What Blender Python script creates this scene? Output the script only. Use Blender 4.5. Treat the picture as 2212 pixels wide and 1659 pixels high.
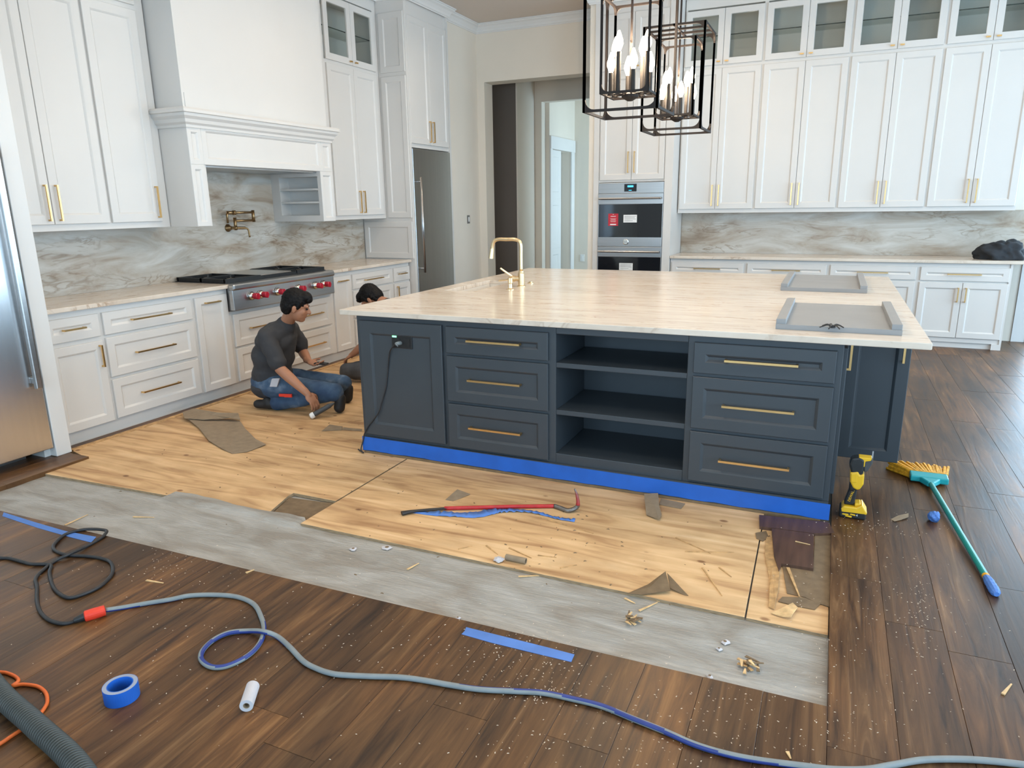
import bpy, bmesh, math, random
from mathutils import Vector, Matrix, Quaternion, noise as mnoise

for o in list(bpy.data.objects): bpy.data.objects.remove(o, do_unlink=True)
SC = bpy.context.scene
COL = SC.collection
random.seed(7)

# ------------------------------------------------------------------ camera
FPX, YAW, PITCH, ROLL, CAMH = 1521.6, -0.42463, 0.249008, -0.014239, 1.53
def cam_axes():
    cy, sy, cp, sp = math.cos(YAW), math.sin(YAW), math.cos(PITCH), math.sin(PITCH)
    cr, sr = math.cos(ROLL), math.sin(ROLL)
    F = Vector((sy*cp, cy*cp, -sp)); r = Vector((cy, -sy, 0)); u = r.cross(F)
    return cr*r + sr*u, -sr*r + cr*u, F
CR, CU, CF = cam_axes()
CAMP = Vector((0, 0, CAMH))
cd = bpy.data.cameras.new('camera'); cam = bpy.data.objects.new('camera', cd); COL.objects.link(cam)
cd.sensor_width = 36.0; cd.lens = FPX/2212*36.0; cd.clip_start = 0.05; cd.clip_end = 100
m = Matrix((CR, CU, -CF)).transposed().to_4x4(); m.translation = CAMP
cam.matrix_world = m
SC.camera = cam
# photo pixel -> direction -> point on a known plane (a floor, a wall, a counter)
def ray(px, py): return CF + CR*((px-1106)/FPX) - CU*((py-829.5)/FPX)
def onz(px, py, z=0.0):
    d = ray(px, py); return CAMP + d*((z-CAMH)/d.z)
def ony(px, py, y):
    d = ray(px, py); return CAMP + d*(y/d.y)
def onx(px, py, x):
    d = ray(px, py); return CAMP + d*(x/d.x)

# ------------------------------------------------------------------ world, daylight, exposure
SC.view_settings.view_transform = 'Standard'
SC.view_settings.look = 'None'
SC.view_settings.gamma = 1.0
SC.view_settings.use_curve_mapping = False
SC.view_settings.exposure = 0.0
W = bpy.data.worlds.new('sky'); SC.world = W; W.use_nodes = True
bg = W.node_tree.nodes['Background']; bg.inputs[0].default_value = (0.50, 0.70, 1.0, 1); bg.inputs[1].default_value = 0.6

def area(name, loc, direction, sx, sy, power, col):
    l = bpy.data.lights.new(name, 'AREA'); l.shape = 'RECTANGLE'; l.size = sx; l.size_y = sy
    l.energy = power; l.color = col
    o = bpy.data.objects.new(name, l); COL.objects.link(o); o.location = loc
    o.rotation_euler = Vector(direction).to_track_quat('-Z', 'Y').to_euler()
    return o
DAY = (0.55, 0.79, 1.0)     # the same daylight at every window opening
area('patio_door_offscreen', (3.02, 9.30, 1.33), (0, -1, 0), 1.98, 2.55, 170, DAY)
area('window_right_far_offscreen', (4.58, 6.0, 1.6), (-1, 0, 0), 3.6, 2.4, 250, DAY)
area('window_right_near_offscreen', (4.58, 1.0, 1.6), (-1, 0, 0), 3.6, 2.4, 250, DAY)
area('window_behind_offscreen', (-1.0, -3.48, 1.7), (0, 1, 0), 5.6, 2.6, 230, DAY)
area('far_room_window_offscreen', (-1.63, 11.43, 1.7), (-1, 0, 0), 1.1, 2.2, 60, DAY)   # lights the blue room seen through the doorway

# ------------------------------------------------------------------ materials
MATS = {}
def newmat(name):
    mt = bpy.data.materials.new(name); mt.use_nodes = True
    nt = mt.node_tree; b = nt.nodes['Principled BSDF']; MATS[name] = mt
    return mt, nt, b
def node(nt, typ, **kw):
    n = nt.nodes.new(typ)
    for k, v in kw.items():
        if k.startswith('i_'):
            key = k[2:]; key = int(key) if key.isdigit() else key.replace('_', ' ')
            n.inputs[key].default_value = v
        else: setattr(n, k, v)
    return n
def ramp(nt, stops, interp='LINEAR'):
    r = nt.nodes.new('ShaderNodeValToRGB'); cr = r.color_ramp; cr.interpolation = interp
    while len(cr.elements) < len(stops): cr.elements.new(0.5)
    for e, (p, c) in zip(cr.elements, stops):
        e.position = p; e.color = (c[0], c[1], c[2], 1)
    return r
def pos_map(nt, scale=(1, 1, 1), rot=(0, 0, 0)):
    g = nt.nodes.new('ShaderNodeNewGeometry'); mp = nt.nodes.new('ShaderNodeMapping')
    mp.inputs['Scale'].default_value = scale; mp.inputs['Rotation'].default_value = rot
    nt.links.new(g.outputs['Position'], mp.inputs['Vector']); return mp
def bump(nt, b, src, strength=.2, dist=.002):
    bp = node(nt, 'ShaderNodeBump'); bp.inputs['Strength'].default_value = strength; bp.inputs['Distance'].default_value = dist
    nt.links.new(src, bp.inputs['Height']); nt.links.new(bp.outputs[0], b.inputs['Normal'])
def simple(name, col, rough=.5, metal=0.0, var=.06, scale=12, spec=.5, emit=None, es=0, bmp=0, stretch=(1,1,1), coat=0):
    mt, nt, b = newmat(name)
    mp = pos_map(nt, stretch); n = node(nt, 'ShaderNodeTexNoise'); n.inputs['Scale'].default_value = scale; n.inputs['Detail'].default_value = 4
    nt.links.new(mp.outputs[0], n.inputs['Vector'])
    r = ramp(nt, [(.3, tuple(c*(1-var) for c in col)), (.7, tuple(min(1, c*(1+var)) for c in col))])
    nt.links.new(n.outputs['Fac'], r.inputs[0]); nt.links.new(r.outputs[0], b.inputs['Base Color'])
    b.inputs['Roughness'].default_value = rough; b.inputs['Metallic'].default_value = metal
    b.inputs['Specular IOR Level'].default_value = spec; b.inputs['Coat Weight'].default_value = coat
    if emit: b.inputs['Emission Color'].default_value = (*emit, 1); b.inputs['Emission Strength'].default_value = es
    if bmp: bump(nt, b, n.outputs['Fac'], bmp)
    return mt
simple('cabinet_white', (.655, .635, .605), .38, var=.012, scale=3)
simple('wall_white', (.74, .735, .72), .6, var=.015, scale=2)
simple('wall_beige', (.76, .695, .60), .75, var=.02, scale=2)
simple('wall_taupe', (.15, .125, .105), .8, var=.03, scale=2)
simple('ceiling_paint', (.68, .595, .52), .85, var=.015, scale=2)
simple('trim_white', (.72, .71, .69), .45, var=.01, scale=3)
simple('island_grey', (.042, .051, .060), .42, var=.04, scale=5)
simple('shelf_grey', (.27, .275, .28), .5, var=.04, scale=6)
simple('brass', (.72, .47, .20), .32, 1.0, var=.05, scale=40)
simple('brass_champagne', (.72, .56, .34), .28, 1.0, var=.05, scale=40)
simple('brass_old', (.33, .22, .11), .38, 1.0, var=.1, scale=40)
simple('black_iron', (.016, .012, .011), .55, 0.0, spec=.25, var=.1, scale=20)
simple('cast_iron', (.012, .014, .016), .5, 0.2, var=.2, scale=60)
simple('candle_black', (.025, .021, .019), .5, spec=.3, var=.05)
simple('steel', (.46, .455, .45), .28, 1.0, var=.05, scale=2.5, stretch=(1, 1, 30))
simple('steel_door', (.66, .67, .68), .26, 1.0, var=.04, scale=1.5, stretch=(30, 30, .3))
simple('chrome', (.75, .75, .74), .12, 1.0, var=.02)
simple('knob_red', (.42, .012, .03), .3, var=.08)
simple('oven_glass', (.010, .011, .014), .06, var=.05, spec=.6)
simple('label_white', (.80, .80, .78), .6)
simple('label_red', (.50, .02, .035), .5)
simple('label_ink', (.35, .35, .36), .6)
simple('display_black', (.008, .01, .014), .12)
simple('display_blue', (.02, .2, .5), .3, emit=(.05, .45, 1), es=2.5)
simple('led_green', (.1, .8, .3), .3, emit=(.25, 1, .5), es=2.5)
simple('outlet_black', (.012, .012, .013), .35)
simple('tape_blue', (.008, .105, .47), .55, var=.1, scale=8)
simple('tape_blue_pale', (.075, .19, .52), .6, var=.12, scale=9)
simple('tape_core', (.30, .33, .42), .7, var=.05)
simple('paper_white', (.52, .50, .52), .7, var=.04)
simple('cardboard_grey', (.27, .20, .13), .85, var=.12, scale=20)
simple('felt_paper', (.175, .115, .062), .9, var=.15, scale=25)
simple('splinter', (.50, .30, .13), .7, var=.3, scale=30)
simple('splinter_pale', (.68, .45, .22), .7, var=.25, scale=30)
simple('ply_edge', (.30, .205, .115), .85, var=.4, scale=30, stretch=(1, 1, 12))
simple('sawdust_pale', (.62, .50, .38), .8, var=.2, scale=80)
simple('dark_plank', (.088, .043, .026), .45, var=.3, scale=5, stretch=(6, .6, 1))
simple('cord_black', (.02, .02, .022), .5, var=.3, scale=30)
simple('cord_grey', (.21, .235, .24), .55, var=.08, scale=20)
simple('cord_blue', (.02, .04, .20), .5, var=.1, scale=20)
simple('cord_orange', (.72, .14, .025), .5, var=.08, scale=20)
simple('plug_red', (.74, .045, .02), .35, var=.04)
simple('hose_grey', (.055, .058, .052), .5, var=.1, scale=15)
simple('crowbar_red', (.46, .018, .022), .4, var=.15, scale=30)
simple('crowbar_black', (.018, .016, .016), .45, var=.3, scale=40)
simple('crowbar_bare', (.20, .19, .18), .4, .8, var=.3, scale=40)
simple('tool_yellow', (.78, .46, .02), .4, var=.06)
simple('tool_black', (.014, .016, .017), .5, var=.2, scale=30)
simple('tool_grey', (.06, .065, .07), .5, var=.1)
simple('broom_teal', (.012, .33, .36), .35, var=.06)
simple('broom_handle', (.012, .25, .22), .35, var=.06)
simple('bristle', (.72, .34, .015), .6, var=.3, scale=60)
simple('jacket', (.018, .021, .026), .85, var=.3, scale=9, bmp=.5)
simple('skin', (.40, .185, .105), .5, var=.06, scale=9)
simple('lips', (.32, .11, .08), .5)
simple('hair', (.005, .004, .004), .6, var=.3, scale=60, spec=.2)
simple('eye_dark', (.01, .008, .008), .3)
simple('shirt', (.040, .041, .046), .85, var=.12, scale=6)
simple('denim_grey', (.075, .08, .09), .85, var=.25, scale=8)
simple('shoe_black', (.015, .015, .016), .6)
simple('tape_measure', (.55, .40, .05), .5)
simple('sink_white', (.70, .66, .60), .35, var=.02)
simple('switch_metal', (.20, .19, .18), .5, .5)
simple('scratch_white', (.55, .55, .55), .6)
simple('concrete', (.36, .33, .29), .8, var=.12, scale=5)

def mat_plank():
    mt, nt, b = newmat('hardwood')
    oi = node(nt, 'ShaderNodeObjectInfo'); mp = pos_map(nt, (22, 1.5, 1))
    add = node(nt, 'ShaderNodeVectorMath', operation='ADD'); mul = node(nt, 'ShaderNodeMath', operation='MULTIPLY'); mul.inputs[1].default_value = 40
    nt.links.new(oi.outputs['Random'], mul.inputs[0]); cb = node(nt, 'ShaderNodeCombineXYZ')
    nt.links.new(mul.outputs[0], cb.inputs[0]); nt.links.new(mul.outputs[0], cb.inputs[1]); nt.links.new(mul.outputs[0], cb.inputs[2])
    nt.links.new(mp.outputs[0], add.inputs[0]); nt.links.new(cb.outputs[0], add.inputs[1])
    n = node(nt, 'ShaderNodeTexNoise'); n.inputs['Scale'].default_value = 1.0; n.inputs['Detail'].default_value = 7; n.inputs['Roughness'].default_value = .62; n.inputs['Distortion'].default_value = 1.2
    nt.links.new(add.outputs[0], n.inputs['Vector'])
    r = ramp(nt, [(.30, (.026, .012, .006)), (.43, (.076, .035, .0135)), (.56, (.118, .057, .022)), (.66, (.17, .090, .038)), (.80, (.30, .18, .095))])
    nt.links.new(n.outputs['Fac'], r.inputs[0])
    # broad stains across boards
    mp2 = pos_map(nt, (2.2, .8, 1)); n2 = node(nt, 'ShaderNodeTexNoise'); n2.inputs['Scale'].default_value = 1.6; n2.inputs['Detail'].default_value = 5
    nt.links.new(mp2.outputs[0], n2.inputs['Vector'])
    r2 = ramp(nt, [(.33, (.50, .52, .56)), (.5, (.9, .9, .88)), (.68, (1.3, 1.22, 1.08))]); nt.links.new(n2.outputs['Fac'], r2.inputs[0])
    mx = node(nt, 'ShaderNodeMix', data_type='RGBA', blend_type='MULTIPLY'); mx.inputs[0].default_value = 1
    nt.links.new(r.outputs[0], mx.inputs[6]); nt.links.new(r2.outputs[0], mx.inputs[7])
    r3 = ramp(nt, [(0, (.72, .70, .70)), (1, (1.25, 1.2, 1.15))]); nt.links.new(oi.outputs['Random'], r3.inputs[0])
    mx2 = node(nt, 'ShaderNodeMix', data_type='RGBA', blend_type='MULTIPLY'); mx2.inputs[0].default_value = 1
    nt.links.new(mx.outputs[2], mx2.inputs[6]); nt.links.new(r3.outputs[0], mx2.inputs[7])
    nt.links.new(mx2.outputs[2], b.inputs['Base Color'])
    rr = node(nt, 'ShaderNodeMapRange'); rr.inputs[3].default_value = .30; rr.inputs[4].default_value = .48
    nt.links.new(n.outputs['Fac'], rr.inputs[0]); nt.links.new(rr.outputs[0], b.inputs['Roughness'])
    b.inputs['Specular IOR Level'].default_value = .32
    bump(nt, b, n.outputs['Fac'], .5, .002)
mat_plank()
def mat_plywood():
    mt, nt, b = newmat('plywood')
    oi = node(nt, 'ShaderNodeObjectInfo')
    mp = pos_map(nt, (1.1, 9, 1)); w = node(nt, 'ShaderNodeTexNoise'); w.inputs['Scale'].default_value = 1.1; w.inputs['Detail'].default_value = 6; w.inputs['Distortion'].default_value = 1.6
    nt.links.new(mp.outputs[0], w.inputs['Vector'])
    r = ramp(nt, [(.30, (.40, .215, .095)), (.45, (.60, .37, .178)), (.60, (.70, .455, .235)), (.75, (.76, .53, .30))])
    nt.links.new(w.outputs['Fac'], r.inputs[0])
    # dark knots
    mp2 = pos_map(nt, (2.2, 3.4, 1)); v = node(nt, 'ShaderNodeTexVoronoi'); v.inputs['Scale'].default_value = 1.5; v.inputs['Randomness'].default_value = 1
    nt.links.new(mp2.outputs[0], v.inputs['Vector'])
    rk = ramp(nt, [(.0, (.22, .13, .10)), (.055, (.42, .31, .25)), (.085, (1, 1, 1))]); nt.links.new(v.outputs['Distance'], rk.inputs[0])
    mx = node(nt, 'ShaderNodeMix', data_type='RGBA', blend_type='MULTIPLY'); mx.inputs[0].default_value = .85
    nt.links.new(r.outputs[0], mx.inputs[6]); nt.links.new(rk.outputs[0], mx.inputs[7])
    mp3 = pos_map(nt, (1, 1.6, 1)); n3 = node(nt, 'ShaderNodeTexNoise'); n3.inputs['Scale'].default_value = 3; n3.inputs['Detail'].default_value = 6
    nt.links.new(mp3.outputs[0], n3.inputs['Vector'])
    rd = ramp(nt, [(.36, (.60, .55, .50)), (.55, (1, 1, 1))]); nt.links.new(n3.outputs['Fac'], rd.inputs[0])
    mx2 = node(nt, 'ShaderNodeMix', data_type='RGBA', blend_type='MULTIPLY'); mx2.inputs[0].default_value = .45
    nt.links.new(mx.outputs[2], mx2.inputs[6]); nt.links.new(rd.outputs[0], mx2.inputs[7])
    nt.links.new(mx2.outputs[2], b.inputs['Base Color']); b.inputs['Roughness'].default_value = .7
    bump(nt, b, w.outputs['Fac'], .25, .002)
mat_plywood()
def mat_film():
    mt, nt, b = newmat('plastic_film')
    mp = pos_map(nt, (1.2, 3.2, 1)); n = node(nt, 'ShaderNodeTexNoise'); n.inputs['Scale'].default_value = 2.2; n.inputs['Detail'].default_value = 8; n.inputs['Distortion'].default_value = 1.2
    nt.links.new(mp.outputs[0], n.inputs['Vector'])
    r = ramp(nt, [(.32, (.29, .255, .215)), (.5, (.36, .335, .30)), (.7, (.44, .42, .39))])
    nt.links.new(n.outputs['Fac'], r.inputs[0]); nt.links.new(r.outputs[0], b.inputs['Base Color'])
    b.inputs['Roughness'].default_value = .34; b.inputs['Specular IOR Level'].default_value = .5
    mp2 = pos_map(nt, (1.6, 11, 1), (0, 0, .12)); n2 = node(nt, 'ShaderNodeTexNoise'); n2.inputs['Scale'].default_value = 3.2; n2.inputs['Detail'].default_value = 7; n2.inputs['Roughness'].default_value = .6; n2.inputs['Distortion'].default_value = 2.6
    nt.links.new(mp2.outputs[0], n2.inputs['Vector']); bump(nt, b, n2.outputs['Fac'], .8, .010)
mat_film()
def mat_stone(name, horiz, stops, scale, rough, veins):
    mt, nt, b = newmat(name)
    mp = pos_map(nt, horiz); n = node(nt, 'ShaderNodeTexNoise'); n.inputs['Scale'].default_value = scale; n.inputs['Detail'].default_value = 9; n.inputs['Roughness'].default_value = .6; n.inputs['Distortion'].default_value = .9
    nt.links.new(mp.outputs[0], n.inputs['Vector']); r = ramp(nt, stops); nt.links.new(n.outputs['Fac'], r.inputs[0])
    n2 = node(nt, 'ShaderNodeTexNoise'); n2.inputs['Scale'].default_value = scale*1.3; n2.inputs['Detail'].default_value = 7; n2.inputs['Distortion'].default_value = 1.8
    add = node(nt, 'ShaderNodeVectorMath', operation='ADD'); add.inputs[1].default_value = (7, 3, 5)
    nt.links.new(mp.outputs[0], add.inputs[0]); nt.links.new(add.outputs[0], n2.inputs['Vector'])
    sub = node(nt, 'ShaderNodeMath', operation='SUBTRACT'); sub.inputs[1].default_value = .5; ab = node(nt, 'ShaderNodeMath', operation='ABSOLUTE')
    nt.links.new(n2.outputs['Fac'], sub.inputs[0]); nt.links.new(sub.outputs[0], ab.inputs[0])
    rv = ramp(nt, [(0, veins), (.045, (1, 1, 1))]); nt.links.new(ab.outputs[0], rv.inputs[0])
    # veins break up
    n3 = node(nt, 'ShaderNodeTexNoise'); n3.inputs['Scale'].default_value = scale*.8; nt.links.new(mp.outputs[0], n3.inputs['Vector'])
    r3 = ramp(nt, [(.48, (0, 0, 0)), (.62, (1, 1, 1))]); nt.links.new(n3.outputs['Fac'], r3.inputs[0])
    mx = node(nt, 'ShaderNodeMix', data_type='RGBA', blend_type='MULTIPLY')
    nt.links.new(r3.outputs[0], mx.inputs[0]); nt.links.new(r.outputs[0], mx.inputs[6]); nt.links.new(rv.outputs[0], mx.inputs[7])
    nt.links.new(mx.outputs[2], b.inputs['Base Color']); b.inputs['Roughness'].default_value = rough
mat_stone('backsplash_stone', (.75, .75, 3.0), [(.26, (.25, .18, .12)), (.40, (.40, .33, .255)), (.52, (.485, .445, .385)), (.70, (.60, .58, .535))], 2.0, .3, (.66, .58, .50))
mat_stone('counter_stone', (1.0, 6.0, 1), [(.28, (.55, .465, .375)), (.42, (.655, .565, .47)), (.60, (.71, .625, .53)), (.8, (.75, .685, .605))], 2.6, .2, (.62, .52, .44))
mat_stone('counter_stone_side', (6.0, 1.0, 1), [(.28, (.55, .465, .375)), (.42, (.655, .565, .47)), (.60, (.71, .625, .53)), (.8, (.75, .685, .605))], 2.6, .2, (.62, .52, .44))
def mat_denim():
    mt, nt, b = newmat('denim')
    mp = pos_map(nt, (1, 1, 1)); n = node(nt, 'ShaderNodeTexNoise'); n.inputs['Scale'].default_value = 9; n.inputs['Detail'].default_value = 5
    nt.links.new(mp.outputs[0], n.inputs['Vector'])
    r = ramp(nt, [(.32, (.022, .05, .105)), (.55, (.05, .095, .165)), (.72, (.16, .21, .28))]); nt.links.new(n.outputs['Fac'], r.inputs[0])
    nt.links.new(r.outputs[0], b.inputs['Base Color']); b.inputs['Roughness'].default_value = .85
    bump(nt, b, n.outputs['Fac'], .4, .006)
mat_denim()
def mat_glass():
    mt, nt, b = newmat('pane_glass')
    tr = node(nt, 'ShaderNodeBsdfTransparent'); tr.inputs[0].default_value = (.90, .92, .905, 1)
    gl = node(nt, 'ShaderNodeBsdfGlossy'); gl.inputs['Roughness'].default_value = .03
    fr = node(nt, 'ShaderNodeFresnel'); fr.inputs['IOR'].default_value = 1.5; mx = node(nt, 'ShaderNodeMixShader')
    ge = node(nt, 'ShaderNodeNewGeometry'); sb = node(nt, 'ShaderNodeMath', operation='SUBTRACT'); sb.inputs[0].default_value = 1
    nt.links.new(ge.outputs['Backfacing'], sb.inputs[1]); ml = node(nt, 'ShaderNodeMath', operation='MULTIPLY'); nt.links.new(fr.outputs[0], ml.inputs[0]); nt.links.new(sb.outputs[0], ml.inputs[1])
    nt.links.new(ml.outputs[0], mx.inputs[0]); nt.links.new(tr.outputs[0], mx.inputs[1]); nt.links.new(gl.outputs[0], mx.inputs[2])
    nt.links.new(mx.outputs[0], nt.nodes['Material Output'].inputs['Surface'])
mat_glass()
def mat_bulb():
    mt, nt, b = newmat('bulb_lit'); b.inputs['Base Color'].default_value = (1, .9, .75, 1)
    b.inputs['Emission Color'].default_value = (1, .80, .55, 1); b.inputs['Emission Strength'].default_value = 30
    n = node(nt, 'ShaderNodeTexNoise')
    mt2, nt2, b2 = newmat('downlight_lit'); b2.inputs['Emission Color'].default_value = (1, .86, .68, 1); b2.inputs['Emission Strength'].default_value = 18
mat_bulb()
simple('shelf_glass_edge', (.02, .035, .03), .15)

# ------------------------------------------------------------------ mesh helpers
def link_obj(name, me, mat, parent=None, smooth=False):
    o = bpy.data.objects.new(name, me); COL.objects.link(o)
    mats = mat if isinstance(mat, (list, tuple)) else [mat]
    for mm in mats: me.materials.append(MATS[mm])
    if smooth:
        for p in me.polygons: p.use_smooth = True
    if parent is not None:
        off = Vector(parent.get('_o', (0, 0, 0)))
        me.transform(Matrix.Translation(-off)); o['_o'] = tuple(off); o.parent = parent
    return o
def obj(name, bm, mat, parent=None, smooth=False, bevel=0, recalc=True):
    if recalc: bmesh.ops.recalc_face_normals(bm, faces=bm.faces[:])
    me = bpy.data.meshes.new(name); bm.to_mesh(me); bm.free()
    o = link_obj(name, me, mat, parent, smooth)
    if bevel:
        md = o.modifiers.new('bevel', 'BEVEL'); md.width = bevel; md.segments = 2; md.limit_method = 'ANGLE'
    return o
def tag(o, label, cat, group=None):
    o['label'] = label; o['category'] = cat
    if group: o['group'] = group
    return o
def thing(name, label, cat, loc, group=None):
    o = bpy.data.objects.new(name, None); COL.objects.link(o); o.location = loc; o.empty_display_size = .1
    o['_o'] = tuple(loc); return tag(o, label, cat, group)
def struct(o):
    o['kind'] = 'structure'; return o
def NB(): return bmesh.new()
def hexa(bm, p):
    v = [bm.verts.new(q) for q in p]
    for f in ((0,3,2,1),(4,5,6,7),(0,1,5,4),(1,2,6,5),(2,3,7,6),(3,0,4,7)): bm.faces.new([v[i] for i in f])
def box(bm, x0, x1, y0, y1, z0, z1):
    hexa(bm, [(x0,y0,z0),(x1,y0,z0),(x1,y1,z0),(x0,y1,z0),(x0,y0,z1),(x1,y0,z1),(x1,y1,z1),(x0,y1,z1)])
class Fr:
    def __init__(s, O, U, N): s.O, s.U, s.N, s.Z = Vector(O), Vector(U), Vector(N), Vector((0,0,1))
    def P(s, u, v, w): return s.O + s.U*u + s.Z*v + s.N*w
def fbox(bm, f, u0, u1, v0, v1, w0, w1):
    hexa(bm, [f.P(u0,v0,w0),f.P(u1,v0,w0),f.P(u1,v0,w1),f.P(u0,v0,w1),f.P(u0,v1,w0),f.P(u1,v1,w0),f.P(u1,v1,w1),f.P(u0,v1,w1)])
def ring(bm, f, u0, u1, v0, v1, w): return [bm.verts.new(f.P(*q, w)) for q in ((u0,v0),(u1,v0),(u1,v1),(u0,v1))]
def bridge(bm, a, b):
    n = len(a)
    for i in range(n): bm.faces.new((a[i], a[(i+1) % n], b[(i+1) % n], b[i]))
def shaker(bm, f, u0, u1, v0, v1, w0=0.0, w1=.02, rail=.055, rec=.011, opening=False):
    e = .003
    r0 = ring(bm, f, u0, u1, v0, v1, w0); r1 = ring(bm, f, u0, u1, v0, v1, w1-e); r2 = ring(bm, f, u0+e, u1-e, v0+e, v1-e, w1)
    a = rail; r3 = ring(bm, f, u0+a, u1-a, v0+a, v1-a, w1)
    bridge(bm, r0, r1); bridge(bm, r1, r2); bridge(bm, r2, r3)
    if opening:
        r4 = ring(bm, f, u0+a+.004, u1-a-.004, v0+a+.004, v1-a-.004, w0); bridge(bm, r3, r4); bridge(bm, r4, r0)
    else:
        b1 = a+.006; r4 = ring(bm, f, u0+b1, u1-b1, v0+b1, v1-b1, w1-.004)
        b2 = a+.014; r5 = ring(bm, f, u0+b2, u1-b2, v0+b2, v1-b2, w1-rec)
        bridge(bm, r3, r4); bridge(bm, r4, r5); bm.faces.new(r5); bm.faces.new(r0[::-1])
def handle(f, u, v, L, vert, parent, mat='brass', w0=.02, proj=.032, t=.011, name='handle'):
    bm = NB(); h = L/2
    if vert:
        fbox(bm, f, u-t/2, u+t/2, v-h, v+h, w0+proj-t, w0+proj)
        for s in (-1, 1): fbox(bm, f, u-t/2, u+t/2, v+s*(h-t/2)-t/2, v+s*(h-t/2)+t/2, w0-.001, w0+proj-t)
    else:
        fbox(bm, f, u-h, u+h, v-t/2, v+t/2, w0+proj-t, w0+proj)
        for s in (-1, 1): fbox(bm, f, u+s*(h-t/2)-t/2, u+s*(h-t/2)+t/2, v-t/2, v+t/2, w0-.001, w0+proj-t)
    return obj(name, bm, mat, parent)
def knob_t(f, u, v, parent, mat='brass'):
    bm = NB(); fbox(bm, f, u-.006, u+.006, v-.006, v+.006, .019, .034); fbox(bm, f, u-.020, u+.020, v-.007, v+.007, .034, .044)
    return obj('knob', bm, mat, parent)
def cyl(bm, p0, p1, r0, r1=None, n=16, caps=True):
    p0, p1 = Vector(p0), Vector(p1); r1 = r0 if r1 is None else r1
    d = (p1-p0).normalized(); a = d.orthogonal().normalized(); b = d.cross(a)
    A = [bm.verts.new(p0+(a*math.cos(t)+b*math.sin(t))*r0) for t in [2*math.pi*i/n for i in range(n)]]
    B = [bm.verts.new(p1+(a*math.cos(t)+b*math.sin(t))*r1) for t in [2*math.pi*i/n for i in range(n)]]
    bridge(bm, A, B)
    if caps: bm.faces.new(A[::-1]); bm.faces.new(B)
def lathe(bm, base, axis, prof, n=20):
    base = Vector(base); d = Vector(axis).normalized(); a = d.orthogonal().normalized(); b = d.cross(a); rs = []
    for r, h in prof:
        rs.append([bm.verts.new(base+d*h+(a*math.cos(t)+b*math.sin(t))*max(r, 1e-4)) for t in [2*math.pi*i/n for i in range(n)]])
    for A, B in zip(rs, rs[1:]): bridge(bm, A, B)
    bm.faces.new(rs[0][::-1]); bm.faces.new(rs[-1])
def prism(bm, pts, z0, z1):
    A = [bm.verts.new((p[0], p[1], z0)) for p in pts]; B = [bm.verts.new((p[0], p[1], z1)) for p in pts]
    bridge(bm, A, B); bm.faces.new(A[::-1]); bm.faces.new(B)
def catmull(pts, n=8):
    pts = [Vector(p) for p in pts]; out = []
    P = [2*pts[0]-pts[1]] + pts + [2*pts[-1]-pts[-2]]
    for i in range(1, len(P)-2):
        a, b, c, d = P[i-1:i+3]
        for k in range(n):
            t = k/n; out.append(.5*((2*b)+(c-a)*t+(2*a-5*b+4*c-d)*t*t+(3*b-a-3*c+d)*t**3))
    out.append(pts[-1]); return out
def tube(bm, pts, r, n=8, radii=None, stripe=None, flat=1.0):
    pts = [Vector(p) for p in pts]; rs = []; a = None
    for i, p in enumerate(pts):
        d = (pts[min(i+1, len(pts)-1)]-pts[max(i-1, 0)]).normalized()
        if a is None: a = d.orthogonal().normalized() if abs(d.z) > .9 else d.cross(Vector((0,0,1))).normalized()
        a = (a-d*a.dot(d)).normalized(); b = d.cross(a); rr = radii[i] if radii else r
        rs.append([bm.verts.new(p+(a*math.cos(t)+b*math.sin(t)*flat)*rr) for t in [2*math.pi*k/n for k in range(n)]])
    for i, (A, B) in enumerate(zip(rs, rs[1:])):
        for k in range(n):
            f = bm.faces.new((A[k], A[(k+1) % n], B[(k+1) % n], B[k]))
            if stripe:
                f.material_index = 1 if stripe(i, k) else 0
    bm.faces.new(rs[0][::-1]); bm.faces.new(rs[-1])
def sweep(bm, path, prof, z):
    n = len(path); rings = []
    for i, p in enumerate(path):
        p = Vector(p); ns = []
        if i > 0: d = (p-Vector(path[i-1])).normalized(); ns.append(Vector((d.y, -d.x)))
        if i < n-1: d = (Vector(path[i+1])-p).normalized(); ns.append(Vector((d.y, -d.x)))
        mt = ns[0] if len(ns) == 1 else (ns[0]+ns[1])/(1+ns[0].dot(ns[1]))
        rings.append([bm.verts.new((p.x+mt.x*a, p.y+mt.y*a, z+b)) for a, b in prof])
    for A, B in zip(rings, rings[1:]): bridge(bm, A, B)
    bm.faces.new(rings[0][::-1]); bm.faces.new(rings[-1])

# ------------------------------------------------------------------ room shell
CEIL = 3.86
bm = NB(); box(bm, -6.5, 4.7, -3.6, 17, -.20, -.035); floor = struct(obj('floor', bm, 'concrete')); floor['_o'] = (0, 0, 0)
bm = NB(); box(bm, -6.5, 4.7, -3.6, 17, CEIL, CEIL+.2); struct(obj('ceiling', bm, 'ceiling_paint'))
bm = NB(); box(bm, -5.6, -5.271, -3.6, 8.292, -.035, CEIL); struct(obj('wall_left', bm, 'wall_beige'))
bm = NB(); box(bm, -5.6, -4.62, 8.293, 9.2, -.035, CEIL); struct(obj('wall_left_far', bm, 'wall_beige'))
bm = NB(); OL, ORr, OT = -4.51, -2.80, 3.14
box(bm, -6.5, OL, 9.2, 9.45, -.035, CEIL); box(bm, OL, ORr, 9.2, 9.45, OT, CEIL); box(bm, ORr, 1.99, 9.2, 9.45, -.035, CEIL)
box(bm, 1.99, 4.05, 9.2, 9.45, 2.65, CEIL); box(bm, 4.05, 4.7, 9.2, 9.45, -.035, CEIL)
struct(obj('wall_back', bm, 'wall_beige'))
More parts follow.
